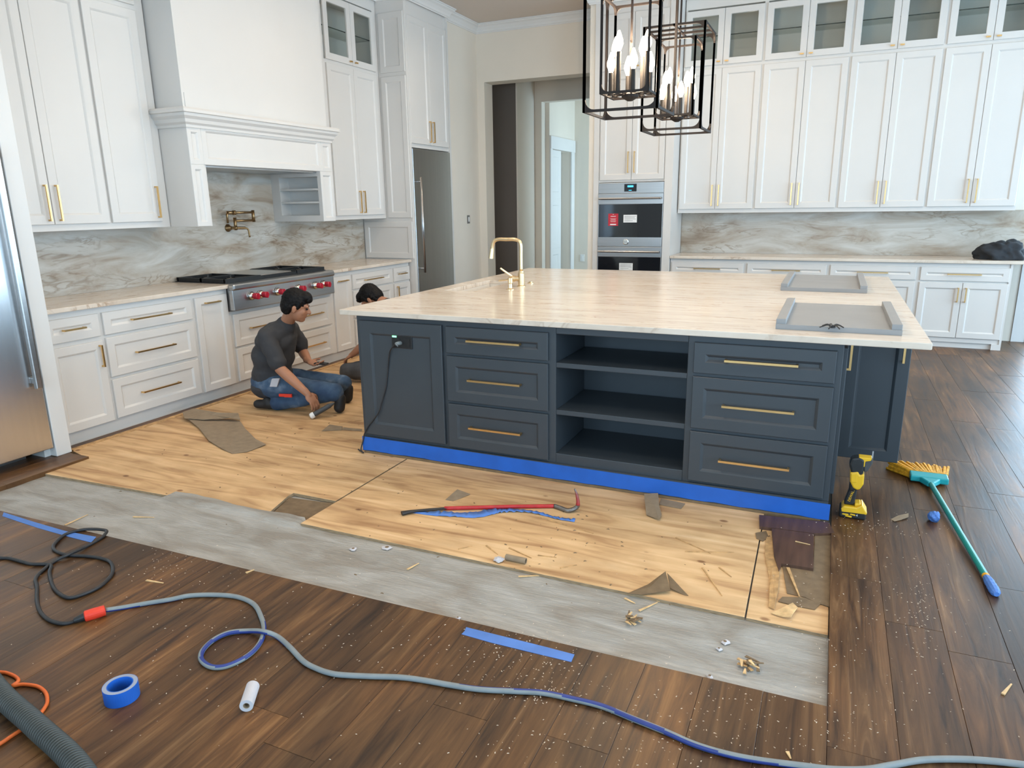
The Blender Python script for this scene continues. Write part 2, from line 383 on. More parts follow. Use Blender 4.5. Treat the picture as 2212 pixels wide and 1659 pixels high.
bm = NB(); box(bm, -2.80, -2.735, 8.545, 9.198, -.035, CEIL); struct(obj('wall_back_return', bm, 'wall_beige'))
bm = NB(); box(bm, 1.866, 1.99, 9.185, 9.199, 0, CEIL); struct(obj('wall_back_right', bm, 'wall_white'))
bm = NB()
box(bm, 4.6, 4.8, -3.6, -.85, -.035, CEIL); box(bm, 4.6, 4.8, 2.85, 4.15, -.035, CEIL); box(bm, 4.6, 4.8, 7.85, 9.45, -.035, CEIL)
for a, b_ in ((-.85, 2.85), (4.15, 7.85)): box(bm, 4.6, 4.8, a, b_, -.035, .35); box(bm, 4.6, 4.8, a, b_, 2.85, CEIL)
struct(obj('wall_right', bm, 'wall_white'))
bm = NB(); box(bm, -5.6, -3.85, -3.7, -3.5, -.035, CEIL); box(bm, 1.85, 4.8, -3.7, -3.5, -.035, CEIL)
box(bm, -3.85, 1.85, -3.7, -3.5, -.035, .35); box(bm, -3.85, 1.85, -3.7, -3.5, 3.05, CEIL)
struct(obj('wall_front', bm, 'wall_white'))
# window frames (out of the picture, they let the daylight in)
def window(name, f, u0, u1, v0, v1, nm):
    bm = NB(); t = .05
    fbox(bm, f, u0, u1, v0, v0+t, -.06, .02); fbox(bm, f, u0, u1, v1-t, v1, -.06, .02)
    for k in range(nm+1):
        uc = u0+t/2+(u1-u0-t)*k/nm; fbox(bm, f, uc-t/2, uc+t/2, v0+t, v1-t, -.06, .02)
    struct(obj(name, bm, 'trim_white'))
window('window_1', Fr((0, 9.2, 0), (1,0,0), (0,-1,0)), 1.99, 4.05, 0, 2.65, 2)
window('window_2', Fr((4.6, 0, 0), (0,-1,0), (-1,0,0)), -7.85, -4.15, .35, 2.85, 3)
window('window_3', Fr((4.6, 0, 0), (0,-1,0), (-1,0,0)), -2.85, .85, .35, 2.85, 3)
window('window_4', Fr((0, -3.5, 0), (-1,0,0), (0,1,0)), -1.85, 3.85, .35, 3.05, 4)
# hall beyond the doorway
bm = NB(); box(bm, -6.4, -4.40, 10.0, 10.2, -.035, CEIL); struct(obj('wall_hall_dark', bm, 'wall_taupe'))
bm = NB(); box(bm, -4.399, -4.378, 10.0, 10.68, -.035, CEIL)
box(bm, -4.5, -4.268, 10.68, 10.84, -.035, CEIL); box(bm, -4.268, -3.3, 10.68, 10.84, 3.05, CEIL); box(bm, -3.3, -1.5, 10.68, 10.84, -.035, CEIL)
struct(obj('wall_hall_middle', bm, 'wall_beige'))
bm = NB(); box(bm, -1.6, -1.5, 9.45, 12.4, -.035, CEIL); struct(obj('wall_hall_right', bm, 'wall_beige'))
bm = NB(); box(bm, -6.4, -6.3, 9.45, 10.1, -.035, CEIL); struct(obj('wall_hall_left', bm, 'wall_beige'))
bm = NB(); box(bm, -4.40, -4.20, 10.84, 10.93, -.035, CEIL); box(bm, -4.40, -4.20, 10.93, 11.84, 2.38, CEIL); box(bm, -4.40, -4.20, 11.84, 12.03, -.035, CEIL)
box(bm, -4.45, -4.40, 10.9, 11.9, -.035, CEIL)
box(bm, -4.45, -1.5, 12.03, 12.2, -.035, CEIL)
struct(obj('wall_far_room', bm, 'wall_beige'))
fh = Fr((-4.20, 0, 0), (0,1,0), (1,0,0))
bm = NB(); fbox(bm, fh, 10.845, 10.935, 0, 2.38, 0, .02); fbox(bm, fh, 11.835, 11.995, 0, 2.38, 0, .02); fbox(bm, fh, 10.842, 12.0, 2.38, 2.57, 0, .028)
struct(obj('trim_1', bm, 'trim_white'))
bm = NB(); shaker(bm, fh, 10.935, 11.42, 0.01, .82, -.05, -.02, .10); shaker(bm, fh, 10.935, 11.42, .82, 1.62, -.05, -.02, .10); shaker(bm, fh, 10.935, 11.42, 1.62, 2.375, -.05, -.02, .10); fbox(bm, fh, 11.42, 11.835, .0, 2.375, -.19, -.17)
d1 = struct(obj('door_1', bm, 'trim_white'))
bm = NB(); box(bm, -4.2, -1.6, 12.005, 12.03, 0, .30); box(bm, -4.2, -1.6, 12.0, 12.03, .30, .33); struct(obj('baseboard_far', bm, 'trim_white'))
p = ony(1258, 557, 12.03)
bm = NB(); box(bm, p.x-.035, p.x+.035, 12.018, 12.031, p.z-.06, p.z+.06); box(bm, p.x-.012, p.x+.012, 12.014, 12.019, p.z-.04, p.z+.04)
tag(obj('wall_outlet', bm, 'label_white'), 'white wall outlet plate in the blue room beyond the doorway', 'outlet')
# crown moulding
CROWN = [(0,-.115),(.010,-.115),(.012,-.105),(.022,-.098),(.030,-.075),(.052,-.045),(.074,-.030),(.078,-.020),(.088,-.016),(.088,-.002),(0,-.002)]
bm = NB(); sweep(bm, [(-4.90,5.97),(-4.90,7.30),(-4.55,7.30),(-4.55,8.292),(-4.62,8.292),(-4.62,9.2),(-2.80,9.2),(-2.80,8.53),(-1.775,8.53),(-1.775,8.84),(1.70,8.84)], CROWN, CEIL)
sweep(bm, [(-4.90,2.80),(-4.90,4.21)], CROWN, CEIL)
struct(obj('trim_2', bm, 'trim_white'))

# ------------------------------------------------------------------ hardwood floor, board by board
PW = .19; XR = .11
def near_edge(x): return 2.03 + (x+3.9)/4.0*.083
npl = 0
def plank(x0, x1, ya0, ya1, yb0, yb1):
    """board between x0..x1, near ends ya0/ya1 and far ends yb0/yb1 (each end may be cut at an angle)"""
    g = .0004; bm = NB(); e = .0009; zt, zb = random.uniform(-.0004, .0004), -.033
    q = [(x0+g, ya0+g), (x1-g, ya1+g), (x1-g, yb1-g), (x0+g, yb0-g)]
    c = Vector((sum(p[0] for p in q)/4, sum(p[1] for p in q)/4))
    A = [bm.verts.new((p[0], p[1], zb)) for p in q]; B = [bm.verts.new((p[0], p[1], zt-e)) for p in q]
    T = [bm.verts.new((p[0]+(e if p[0] < c.x else -e), p[1]+(e if p[1] < c.y else -e), zt)) for p in q]
    bridge(bm, A, B); bridge(bm, B, T); bm.faces.new(T)
    return obj('plank', bm, 'hardwood', floor)
def fill_column(x0, x1, ya, yb, endline=None, Lmin=.7, Lmax=1.7):
    y = ya - random.uniform(0, .9)
    while True:
        L = random.uniform(Lmin, Lmax); e = y+L
        lim0, lim1 = (endline(x0), endline(x1)) if endline else (yb, yb)
        s = max(y, ya)
        if e > min(lim0, lim1)-.25:
            plank(x0, x1, s, s, lim0, lim1); return
        if e > s+.1: plank(x0, x1, s, s, e, e)
        y = e
x = XR
while x < 4.55:
    xa, xb = x, min(x+PW, 4.6)
    if xa < 1.0: fill_column(xa, xb, .6, 8.64)
    else: fill_column(xa, xb, 1.2 if xa < 2.2 else 3.0, 8.64 if xa+PW < 1.67 else 9.2, Lmin=1.0, Lmax=2.0)
    x = xb
x = XR
while x > -4.25+.01:
    xa, xb = max(x-PW, -4.25), x
    fill_column(xa, xb, .4, 2.1, near_edge)
    x = xa
for xa, xb in ((-4.44, -4.25), (-4.62, -4.44)): fill_column(xa, xb, .9, 2.78 if xa > -4.5 else 2.69)
x = XR
while x > -4.6:      # boards behind the island
    xa = max(x-PW, -4.6); fill_column(xa, x, 6.95, 9.2, Lmin=2, Lmax=2.6); x = xa
# old boards left in front of the island corner
def from_px(pts, z): return [tuple(onz(a, b, z).xy) for a, b in pts]
for pts in ([(1640,1112),(1790,1128),(1803,1151),(1759,1152),(1667,1140),(1641,1137)], [(1667,1141),(1758,1153),(1757,1228),(1688,1217),(1683,1234),(1672,1200)]):
    bm = NB(); prism(bm, from_px(pts, 0), -.016, 0.0); o = obj('plank', bm, 'dark_plank', floor); o['label'] = 'dark reddish old board left at the island corner'

for xa, xb, mt_ in ((-4.625, -4.535, 'hardwood'), (-4.535, -4.495, 'splinter')):
    bm = NB(); box(bm, xa, xb, 2.845, 6.9, -.033, -.010 if mt_ == 'splinter' else -.020); o = obj('plank', bm, mt_, floor); o['label'] = 'leftover board strip along the cabinet toe kick'
# plastic film over the slab
bm = NB(); nx, ny = 120, 30; V = []
for i in range(nx+1):
    row = []
    xx = -4.25 + (XR+4.25)*i/nx
    y0 = near_edge(xx)-.02; y1 = 2.575 + .02*mnoise.noise(Vector((xx*2.3, 1, 3)))
    lap = -3.28 < xx < -2.33
    if lap: y1 = 2.60 + .012*math.sin((xx+3.25)*9) + .012*mnoise.noise(Vector((xx*9, 4, 4)))
    edge = (2.495+(xx+4.255)/1.035*.05 if xx < -3.22 else 2.545+(xx+3.22)/.65*.015 if xx < -2.57 else 2.545)
    for j in range(ny+1):
        t = j/ny; yy = y0+(y1-y0)*t
        z = -.030 + .0035*max(0, mnoise.noise(Vector((xx*3, yy*9, .4))))
        if lap and yy > edge-.02: z = max(z, -.0128 + .002*mnoise.noise(Vector((xx*14, yy*14, 2))))
        row.append(bm.verts.new((xx, yy, z)))
    V.append(row)
for i in range(nx):
    for j in range(ny): bm.faces.new((V[i][j], V[i+1][j], V[i+1][j+1], V[i][j+1]))
tag(obj('plastic_sheet', bm, 'plastic_film', smooth=True), 'wrinkled translucent grey plastic film strip between hardwood and plywood', 'plastic sheet')
# torn holes in the film
for (px, py, s) in ((1566,1388,9),(1553,1403,6),(763,1187,10),(836,1184,14),(989,1336,6),(1533,1462,7)):
    c = onz(px, py, -.027); bm = NB(); n = 9; rr = s*.0016
    A = [bm.verts.new((c.x+math.cos(t)*rr*random.uniform(.7,1.5), c.y+math.sin(t)*rr*random.uniform(.7,1.5), -.0255)) for t in [6.283*k/n for k in range(n)]]
    B = [bm.verts.new((c.x+math.cos(t)*rr*.45, c.y+math.sin(t)*rr*.45, -.021)) for t in [6.283*k/n for k in range(n)]]
    bridge(bm, A, B); bm.faces.new(B)
    for f in bm.faces: f.material_index = 0
    bm.faces.ensure_lookup_table(); bm.faces[-1].material_index = 1
    tag(obj('torn_film_patch', bm, ['paper_white', 'felt_paper']), 'small torn white hole with dark centre in the plastic film', 'tear', 'torn spots in the plastic film')

# plywood subfloor sheets
def plysheet(pts, label, z1=-.015):
    bm = NB(); prism(bm, pts, -.033, z1); bmesh.ops.recalc_face_normals(bm, faces=bm.faces[:])
    for f in bm.faces: f.material_index = 0 if f.normal.z > .5 else 1
    return tag(obj('plywood_sheet', bm, ['plywood', 'ply_edge'], bevel=.0015), label, 'plywood')
plysheet([(-4.255,2.495),(-3.22,2.545),(-2.57,2.56),(-2.635,2.80),(-2.635,2.84),(-2.345,2.84),(-2.345,3.62),(-2.67,3.62),(-2.67,6.9),(-4.495,6.9),(-4.495,2.84),(-4.34,2.80),(-4.255,2.74)], 'large bare plywood sheet around the kneeling men beside the white cabinets')
plysheet([(-2.335,2.545),(-.186,2.545),(-.203,3.57),(-2.335,3.60)], 'bare plywood sheet under the red crowbar in front of the island')
plysheet([(-.180,2.545),(.108,2.545),(.108,3.43),(-.196,3.43)], 'narrow splintered plywood sheet at the island corner', -.0165)
# dusty gap in the plywood
bm = NB(); prism(bm, [(-2.56,2.57),(-2.30,2.57),(-2.345,2.83),(-2.63,2.80)], -.033, -.026); tag(obj('subfloor_patch', bm, 'felt_paper'), 'dusty grey-brown square gap between two plywood sheets', 'floor patch')

# ------------------------------------------------------------------ cabinets
FL = Fr((-4.635, 0, 0), (0,1,0), (1,0,0))       # left base run, fronts end at x=-4.615
FB = Fr((0, 8.58, 0), (1,0,0), (0,-1,0))        # back base run
FI = Fr((0, 3.57, 0), (1,0,0), (0,-1,0))        # island front
FLU = Fr((-4.92, 0, 0), (0,1,0), (1,0,0))       # left uppers
FBU = Fr((0, 8.86, 0), (1,0,0), (0,-1,0))       # back uppers
def front(f, root, kind, u0, u1, v0, v1, h=None, mat='cabinet_white', rail=.055, hm='brass'):
    bm = NB(); shaker(bm, f, u0, u1, v0, v1, rail=rail); o = obj(kind, bm, mat, root)
    if h:
        hu, hv, L, vert = h; handle(f, hu, hv, L, vert, o, hm)
    return o
def carcass(f, root, u0, u1, v0, v1, depth, mat='cabinet_white', name='body'):
    bm = NB(); fbox(bm, f, u0, u1, v0, v1, -depth, 0); return obj(name, bm, mat, root)
def base_unit(f, u0, u1, label, depth=.61, toe=True, v0=.06, v1=.884, group='white base cabinets', toez=-.033):
    r = thing('base_cabinet', label, 'cabinet', f.P((u0+u1)/2, 0, -depth/2), group)
    carcass(f, r, u0, u1, v0, v1, depth)
    if toe:
        bm = NB(); fbox(bm, f, u0, u1, toez, v0, -depth, -.012); obj('toe_kick', bm, 'cabinet_white', r)
    return r
def drawer_stack(f, r, u0, u1, rows, L=.33, **k):
    for a, b in rows: front(f, r, 'drawer', u0, u1, a, b, ((u0+u1)/2, (a+b)/2+.0, L, False), **k)
GL = 'white base cabinets on the range wall'
c = base_unit(FL, 2.805, 3.268, 'white base cabinet with one short drawer over a door, beside the near fridge', group=GL)
front(FL, c, 'drawer', 2.865, 3.252, .682, .840, (3.06, .762, .155, False)); front(FL, c, 'door', 2.868, 3.258, .066, .650, (3.225, .545, .155, True))
c = base_unit(FL, 3.268, 4.066, 'white base cabinet with three wide drawers left of the rangetop', group=GL)
drawer_stack(FL, c, 3.284, 4.046, ((.682,.840),(.378,.660),(.072,.356)), .34)
c = base_unit(FL, 4.066, 4.436, 'narrow white pull-out cabinet against the left side of the rangetop', group=GL)
front(FL, c, 'door', 4.085, 4.418, .066, .842, (4.25, .792, .15, False))
c = base_unit(FL, 4.436, 5.800, 'white drawer cabinet under the stainless rangetop', v1=.684, group=GL)
drawer_stack(FL, c, 4.465, 5.105, ((.376,.655),(.072,.356)), .30); drawer_stack(FL, c, 5.125, 5.765, ((.376,.655),(.072,.356)), .34)
c = base_unit(FL, 5.800, 6.135, 'narrow white pull-out cabinet against the right side of the rangetop', group=GL)
front(FL, c, 'door', 5.83, 6.115, .066, .842, (5.98, .792, .15, False))
c = base_unit(FL, 6.135, 6.915, 'white base cabinet with three drawers behind the bent-over man', group=GL)
drawer_stack(FL, c, 6.155, 6.895, ((.682,.840),(.378,.660),(.072,.356)), .33)
c = base_unit(FL, 6.915, 7.285, 'white base cabinet with one short drawer over a door, beside the far fridge', group=GL)
front(FL, c, 'drawer', 6.94, 7.275, .682, .840, (7.11, .765, .15, False)); front(FL, c, 'door', 6.94, 7.275, .066, .655, (6.985, .55, .15, True))

GB = 'white base cabinets on the back wall'
bx = [-1.768, -.905, -.030, .840, 1.665]
nm = ['white base cabinet beside the double oven tower, mostly hidden behind the island', 'white base cabinet second from the double oven tower', 'white base cabinet third from the double oven tower, half hidden by the island worktop', 'white base cabinet with a drawer and two doors under the dark jacket']
for k in range(4):
    a, b = bx[k], bx[k+1]
    c = base_unit(FB, a, b, nm[k], group=GB, toe=False)
    bm = NB(); fbox(bm, FB, a, b-(.085 if k == 3 else 0), 0, .06, -.61, -.022); obj('toe_kick', bm, 'cabinet_white', c)
    front(FB, c, 'drawer', a+.02, b-.02, .702, .842, ((a+b)/2, .772, .30, False))
    mid = (a+b)/2
    front(FB, c, 'door', a+.02, mid-.002, .11, .684, (mid-.035, .56, .15, True), hm='brass'); front(FB, c, 'door', mid+.002, b-.02, .11, .684, (mid+.035, .56, .15, True), hm='brass')
    if k == 3:
        bm = NB(); fbox(bm, FB, b-.085, b, 0, .06, -.07, .012); fbox(bm, FB, b-.02, b, .06, .884, -.61, .012); obj('end_leg', bm, 'cabinet_white', c)

# worktops
bm = NB(); box(bm, -5.25, -4.588, 2.805, 4.440, .884, .915); tag(obj('worktop', bm, 'counter_stone_side', bevel=.004), 'cream stone worktop slab between tall fridge panel and rangetop', 'worktop')
bm = NB(); box(bm, -5.25, -4.588, 5.800, 7.285, .884, .915); tag(obj('worktop', bm, 'counter_stone_side', bevel=.004), 'cream stone worktop slab between rangetop and far fridge tower', 'worktop')
bm = NB(); box(bm, -1.772, 1.93, 8.535, 9.18, .884, .915); tag(obj('worktop', bm, 'counter_stone', bevel=.004), 'long cream stone worktop on the back wall cabinets under the white wall cabinets', 'worktop')
bm = NB(); box(bm, -5.2695, -5.2505, 2.802, 7.285, .9155, 1.39); box(bm, -5.2695, -5.2505, 4.2, 5.96, 1.39, 1.95); tag(obj('backsplash', bm, 'backsplash_stone'), 'grey-brown veined stone backsplash behind the rangetop', 'backsplash')
bm = NB(); box(bm, -1.772, 1.862, 9.181, 9.1995, .9155, 1.404); tag(obj('backsplash', bm, 'backsplash_stone'), 'pale veined stone backsplash on the back wall above the long worktop', 'backsplash')

# wall cabinets with glass doors on top
def wall_unit(f, u0, u1, v0, label, doors, glass, group, depth=.35, vsplit=3.0, solid_top=False, vb=3.64, fill=(0, 0)):
    r = thing('wall_cabinet', label, 'cabinet', f.P((u0+u1)/2, v0, -depth/2), group)
    bm = NB(); fbox(bm, f, u0-fill[0], u1+fill[1], v0, vsplit+.018, -depth, 0)
    t = .02
    if not solid_top:
        fbox(bm, f, u0-fill[0], u0+t, vsplit+.018, vb, -depth, 0); fbox(bm, f, u1-t, u1+fill[1], vsplit+.018, vb, -depth, 0); fbox(bm, f, u0+t, u1-t, vsplit+.018, vb, -depth, -depth+.02)
    else: fbox(bm, f, u0-fill[0], u1+fill[1], vsplit+.018, vb, -depth, 0)
    fbox(bm, f, u0-fill[0], u1+fill[1], vb, CEIL-.003, -depth, 0)
    obj('body', bm, 'cabinet_white', r)
    for (a, b, h, hm) in doors: front(f, r, 'door', a, b, v0+.045, vsplit-.018, h, hm=hm, rail=.06)
    for (a, b, ku) in glass:
        bm = NB(); shaker(bm, f, a, b, vsplit+.018, vb-.02, rail=.065, opening=not solid_top)
        d = obj('door', bm, 'cabinet_white', r)
        if not solid_top:
            bm = NB(); fbox(bm, f, a+.06, b-.06, vsplit+.078, vb-.08, .006, .010); obj('pane', bm, 'pane_glass', d)
        if ku is not None: knob_t(f, ku, vsplit+.05, d, 'brass')
    if not solid_top:
        bm = NB(); vs = (vsplit+vb)/2+.02; fbox(bm, f, u0+t, u1-t, vs, vs+.008, -depth+.02, -.045); s = obj('shelf', bm, 'pane_glass', r)
        bm = NB(); fbox(bm, f, u0+t, u1-t, vs-.001, vs+.009, -.045, -.043); obj('shelf_edge', bm, 'shelf_glass_edge', s)
    return r
GU = 'tall white wall cabinets on the back wall'
ul = ['tall white wall cabinet with glass doors next to the double oven tower', 'tall white wall cabinet with glass doors second from the double oven tower', 'tall white wall cabinet with glass doors third from the double oven tower', 'tall white wall cabinet with glass doors farthest from the oven tower, above the dark jacket']
ux = [-1.765, -.893, -.012, .848, 1.66]
for k in range(4):
    a, b = ux[k], ux[k+1]; md = (a+b)/2
    wall_unit(FBU, a, b, 1.405, ul[k], [(a+.014, md-.002, (md-.038, 1.605, .24, True), 'brass'), (md+.002, b-.014, (md+.038, 1.605, .24, True), 'brass')], [(a+.014, md-.002, md-.045), (md+.002, b-.014, md+.045)], GU, .34, 3.02)
GU2 = 'white wall cabinets on the range wall'
wall_unit(FLU, 2.802, 3.672, 1.397, 'tall white double-door wall cabinet beside the near fridge panel', [(2.83, 3.247, (3.212, 1.585, .24, True), 'brass'), (3.251, 3.668, (3.290, 1.585, .24, True), 'brass')], [(2.83, 3.247, 3.20), (3.251, 3.668, 3.30)], GU2, .33, 2.99)
wall_unit(FLU, 3.672, 4.14, 1.397, 'narrow tall white single-door wall cabinet touching the range hood', [(3.69, 4.125, (4.09, 1.59, .24, True), 'brass')], [(3.69, 4.125, 4.08)], GU2, .33, 2.99, fill=(0, .065))
wall_unit(FLU, 6.31, 7.25, 1.397, 'tall white wall cabinet with two glass doors between range hood and far fridge tower', [(6.345, 6.795, (6.76, 1.585, .24, True), 'brass'), (6.799, 7.232, (6.836, 1.585, .24, True), 'brass')], [(6.345, 6.795, 6.75), (6.799, 7.232, 6.845)], GU2, .33, 2.99, fill=(.34, .045))

# oven tower
FO = Fr((0, 8.55, 0), (1,0,0), (0,-1,0))
r = thing('oven_tower', 'tall white cabinet tower housing the stainless double oven', 'cabinet', (-2.25, 8.87, 0))
bm = NB()
fbox(bm, FO, -2.732, -2.668, 0, CEIL-.003, -.62, .02); fbox(bm, FO, -1.868, -1.775, 0, CEIL-.003, -.62, .02); fbox(bm, FO, -2.668, -1.868, 1.776, CEIL-.003, -.62, 0); fbox(bm, FO, -2.668, -1.868, 0, .42, -.62, 0)
obj('body', bm, 'cabinet_white', r)
front(FO, r, 'door', -2.655, -2.270, 1.800, 2.985, (-2.305, 2.0, .24, True), hm='brass', rail=.06); front(FO, r, 'door', -2.266, -1.88, 1.800, 2.985, (-2.23, 2.0, .24, True), hm='brass', rail=.06)
d = front(FO, r, 'door', -2.655, -2.270, 3.02, 3.62, rail=.06); knob_t(FO, -2.31, 3.05, d, 'brass')
d = front(FO, r, 'door', -2.266, -1.88, 3.02, 3.62, rail=.06); knob_t(FO, -2.225, 3.05, d, 'brass')
front(FO, r, 'drawer', -2.655, -1.88, .11, .40, (-2.27, .26, .3, False))
ov = thing('double_oven', 'stainless built-in double wall oven with black glass doors and stickers', 'oven', (-2.268, 8.8, .43))
bm = NB(); fbox(bm, FO, -2.664, -1.872, .425, 1.770, -.55, .0); obj('body', bm, 'steel', ov)
bm = NB(); fbox(bm, FO, -2.664, -1.872, 1.645, 1.770, 0, .022); cp = obj('control_panel', bm, 'steel', ov, bevel=.003)
bm = NB(); fbox(bm, FO, -2.345, -2.195, 1.665, 1.752, .0215, .025); ds = obj('display', bm, 'display_black', ov)
bm = NB(); fbox(bm, FO, -2.305, -2.235, 1.715, 1.735, .0245, .0265); fbox(bm, FO, -2.290, -2.255, 1.676, 1.682, .0245, .0265); obj('digits', bm, 'display_blue', ds)
for (z0, z1, zb, lab) in ((1.02, 1.640, 1.52, 1), (.43, 1.015, .89, 0)):
    bm = NB(); fbox(bm, FO, -2.664, -1.872, z0, z0+.02, 0, .03); fbox(bm, FO, -2.664, -1.872, z1-.122, z1, 0, .03); fbox(bm, FO, -2.664, -2.656, z0+.02, z1-.122, 0, .03); fbox(bm, FO, -1.880, -1.872, z0+.02, z1-.122, 0, .03)
    dr = obj('door', bm, 'steel', ov, bevel=.003)
    bm = NB(); fbox(bm, FO, -2.656, -1.880, z0+.02, z1-.122, 0, .026); obj('door_glass', bm, 'oven_glass', dr)
    bm = NB(); hz = z1-.055
    cyl(bm, FO.P(-2.645, hz, .075), FO.P(-1.89, hz, .075), .011)
    for u in (-2.60, -1.935): cyl(bm, FO.P(u, hz, .028), FO.P(u, hz, .075), .009)
    obj('handle', bm, 'steel', dr)
# maker's plaque on the strip between the doors
bm = NB(); lathe(bm, FO.P(-2.31, 1.075, .029), (0,-1,0), [(.035, 0), (.035, .004), (.028, .006)], 20)
bm2 = NB(); fbox(bm2, FO, -2.664, -1.872, 1.025, 1.13, .029, .0305); pl = obj('strip', bm2, 'steel', ov); obj('plaque', bm, 'chrome', pl)
bm = NB(); fbox(bm, FO, -2.333, -2.287, 1.071, 1.079, .0345, .0362); obj('plaque_mark', bm, 'label_ink', pl)
def sticker(name, u0, u1, v0, v1, mat, ink, rows, label, cat='sticker', w=.027):
    bm = NB(); fbox(bm, FO, u0, u1, v0, v1, w-.0005, w+.0012); s = tag(obj(name, bm, mat), label, cat); s['_o'] = (0,0,0)
    for (a, b, c_, d_) in rows:
        bm = NB(); fbox(bm, FO, u0+(u1-u0)*a, u0+(u1-u0)*b, v0+(v1-v0)*c_, v0+(v1-v0)*d_, w+.001, w+.002); obj('print', bm, ink, s)
sticker('red_tag', -2.535, -2.41, 1.265, 1.41, 'label_red', 'label_white', [(.2,.8,.07,.16),(.25,.75,.32,.34),(.2,.8,.40,.42),(.25,.75,.5,.52),(.2,.8,.58,.60),(.25,.75,.76,.80),(.44,.56,.92,.95)], 'red hang tag stuck on the upper oven glass')
sticker('white_sticker', -2.345, -2.18, 1.305, 1.395, 'label_white', 'label_ink', [(.08,.92,.78,.84),(.08,.85,.6,.66),(.08,.92,.42,.48),(.08,.7,.2,.26)], 'white paper sticker on the upper oven glass beside the red tag')
sticker('white_sticker', -2.385, -2.215, .735, .82, 'label_white', 'label_ink', [(.08,.92,.78,.84),(.08,.85,.6,.66),(.08,.92,.42,.48),(.08,.7,.2,.26)], 'white paper sticker on the lower oven glass')

# far fridge tower
FT = Fr((-4.57, 0, 0), (0,1,0), (1,0,0))
r = thing('fridge_tower', 'tall white cabinet tower around the far stainless fridge', 'cabinet', (-4.9, 7.8, 0))
bm = NB(); fbox(bm, FT, 7.30, 7.345, 0, CEIL-.003, -.69, .02); fbox(bm, FT, 8.252, 8.29, 0, CEIL-.003, -.69, .02); fbox(bm, FT, 7.345, 8.252, 2.195, CEIL-.003, -.69, 0)
obj('body', bm, 'cabinet_white', r)
front(FT, r, 'door', 7.352, 7.803, 2.24, 3.60, (7.765, 2.39, .24, True), hm='brass', rail=.06); front(FT, r, 'door', 7.807, 8.245, 2.24, 3.60, (7.845, 2.39, .24, True), hm='brass', rail=.06)
FS = Fr((0, 7.30, 0), (1,0,0), (0,-1,0))
for a, b in ((.925, 1.355), (1.40, 2.96), (3.0, 3.62)):
    bm = NB(); shaker(bm, FS, -5.24 if a < 1.3 else -4.885, -4.56, a, b, 0, .014, .06, .01); obj('side_panel', bm, 'cabinet_white', r)
fr2 = thing('fridge', 'stainless built-in fridge column in the white tower beyond the range wall', 'fridge', (-4.85, 7.8, 0))
bm = NB(); fbox(bm, FT, 7.348, 8.248, .1, 2.188, -.6, .0); fbox(bm, FT, 7.36, 8.236, 0, .1, -.5, -.08); obj('body', bm, 'steel', fr2)
bm = NB(); fbox(bm, FT, 7.352, 8.244, .11, 2.18, 0, .025); dr = obj('door', bm, 'steel_door', fr2, bevel=.004)
bm = NB(); cyl(bm, FT.P(7.415, .75, .085), FT.P(7.415, 1.86, .085), .014)
for z in (.80, 1.81): cyl(bm, FT.P(7.415, z, .02), FT.P(7.415, z, .085), .010)
obj('handle', bm, 'steel', dr, smooth=True)

# near fridge and its tall panel
r = thing('fridge_surround', 'white surround of the near fridge: tall end panel and cabinet above', 'cabinet', (-4.85, 2.3, 0))
bm = NB(); box(bm, -5.26, -4.44, 2.70, 2.80, .0, CEIL-.003); obj('end_panel', bm, 'cabinet_white', r, bevel=.004)
bm = NB(); box(bm, -5.20, -4.50, 2.66, 2.70, .0, .055); obj('foot_block', bm, 'cabinet_white', r)
bm = NB(); box(bm, -5.26, -4.55, 1.74, 2.70, 2.17, CEIL-.003); obj('top_cabinet', bm, 'cabinet_white', r)
FN = Fr((-4.475, 0, 0), (0,1,0), (1,0,0))
r = thing('fridge', 'stainless fridge with flat vertical handle beside the tall white end panel', 'fridge', (-4.85, 2.2, 0))
bm = NB(); fbox(bm, FN, 1.79, 2.69, .09, 2.15, -.6, -.0); fbox(bm, FN, 1.8, 2.60, 0, .09, -.55, -.12); obj('body', bm, 'steel', r)
bm = NB(); fbox(bm, FN, 1.79, 2.692, .062, 2.14, 0, .03); dr = obj('door', bm, 'steel_door', r, bevel=.004)
bm = NB(); fbox(bm, FN, 2.622, 2.660, .47, 1.90, .058, .088)
for z in (.52, 1.85): fbox(bm, FN, 2.626, 2.656, z-.02, z+.02, .03, .06)
obj('handle', bm, 'steel', dr, bevel=.006)

# ------------------------------------------------------------------ range hood
FH = Fr((-4.64, 0, 0), (0,1,0), (1,0,0)); HY0, HY1, LW, LWR = 4.212, 5.950, .165, .185
r = thing('range_hood', 'large white wooden range hood with mantel moulding over the rangetop', 'range hood', (-4.95, 5.08, 1.4))
bm = NB(); fbox(bm, FH, HY0+.01, HY1-.01, 2.27, CEIL-.003, -.61, 0); fbox(bm, FH, HY0+.03, HY1-.03, 2.28, 2.40, 0, .006); obj('chimney', bm, 'cabinet_white', r)
bm = NB(); fbox(bm, FH, HY0, HY1, 1.872, 2.27, -.61, 0); obj('canopy', bm, 'cabinet_white', r)
bm = NB(); shaker(bm, FH, HY0+LW-.03, HY1-LWR+.03, 1.872, 2.18, 0, .02, .048, .012); obj('fascia_panel', bm, 'cabinet_white', r)
bm = NB(); sweep(bm, [(-5.25, HY0), (-4.62, HY0), (-4.62, HY1), (-5.25, HY1)], [(0,2.145),(.012,2.145),(.014,2.165),(.03,2.18),(.036,2.205),(.055,2.225),(.058,2.245),(.072,2.25),(.072,2.27),(.06,2.285),(0,2.285)], 0)
obj('mantel_moulding', bm, 'cabinet_white', r)
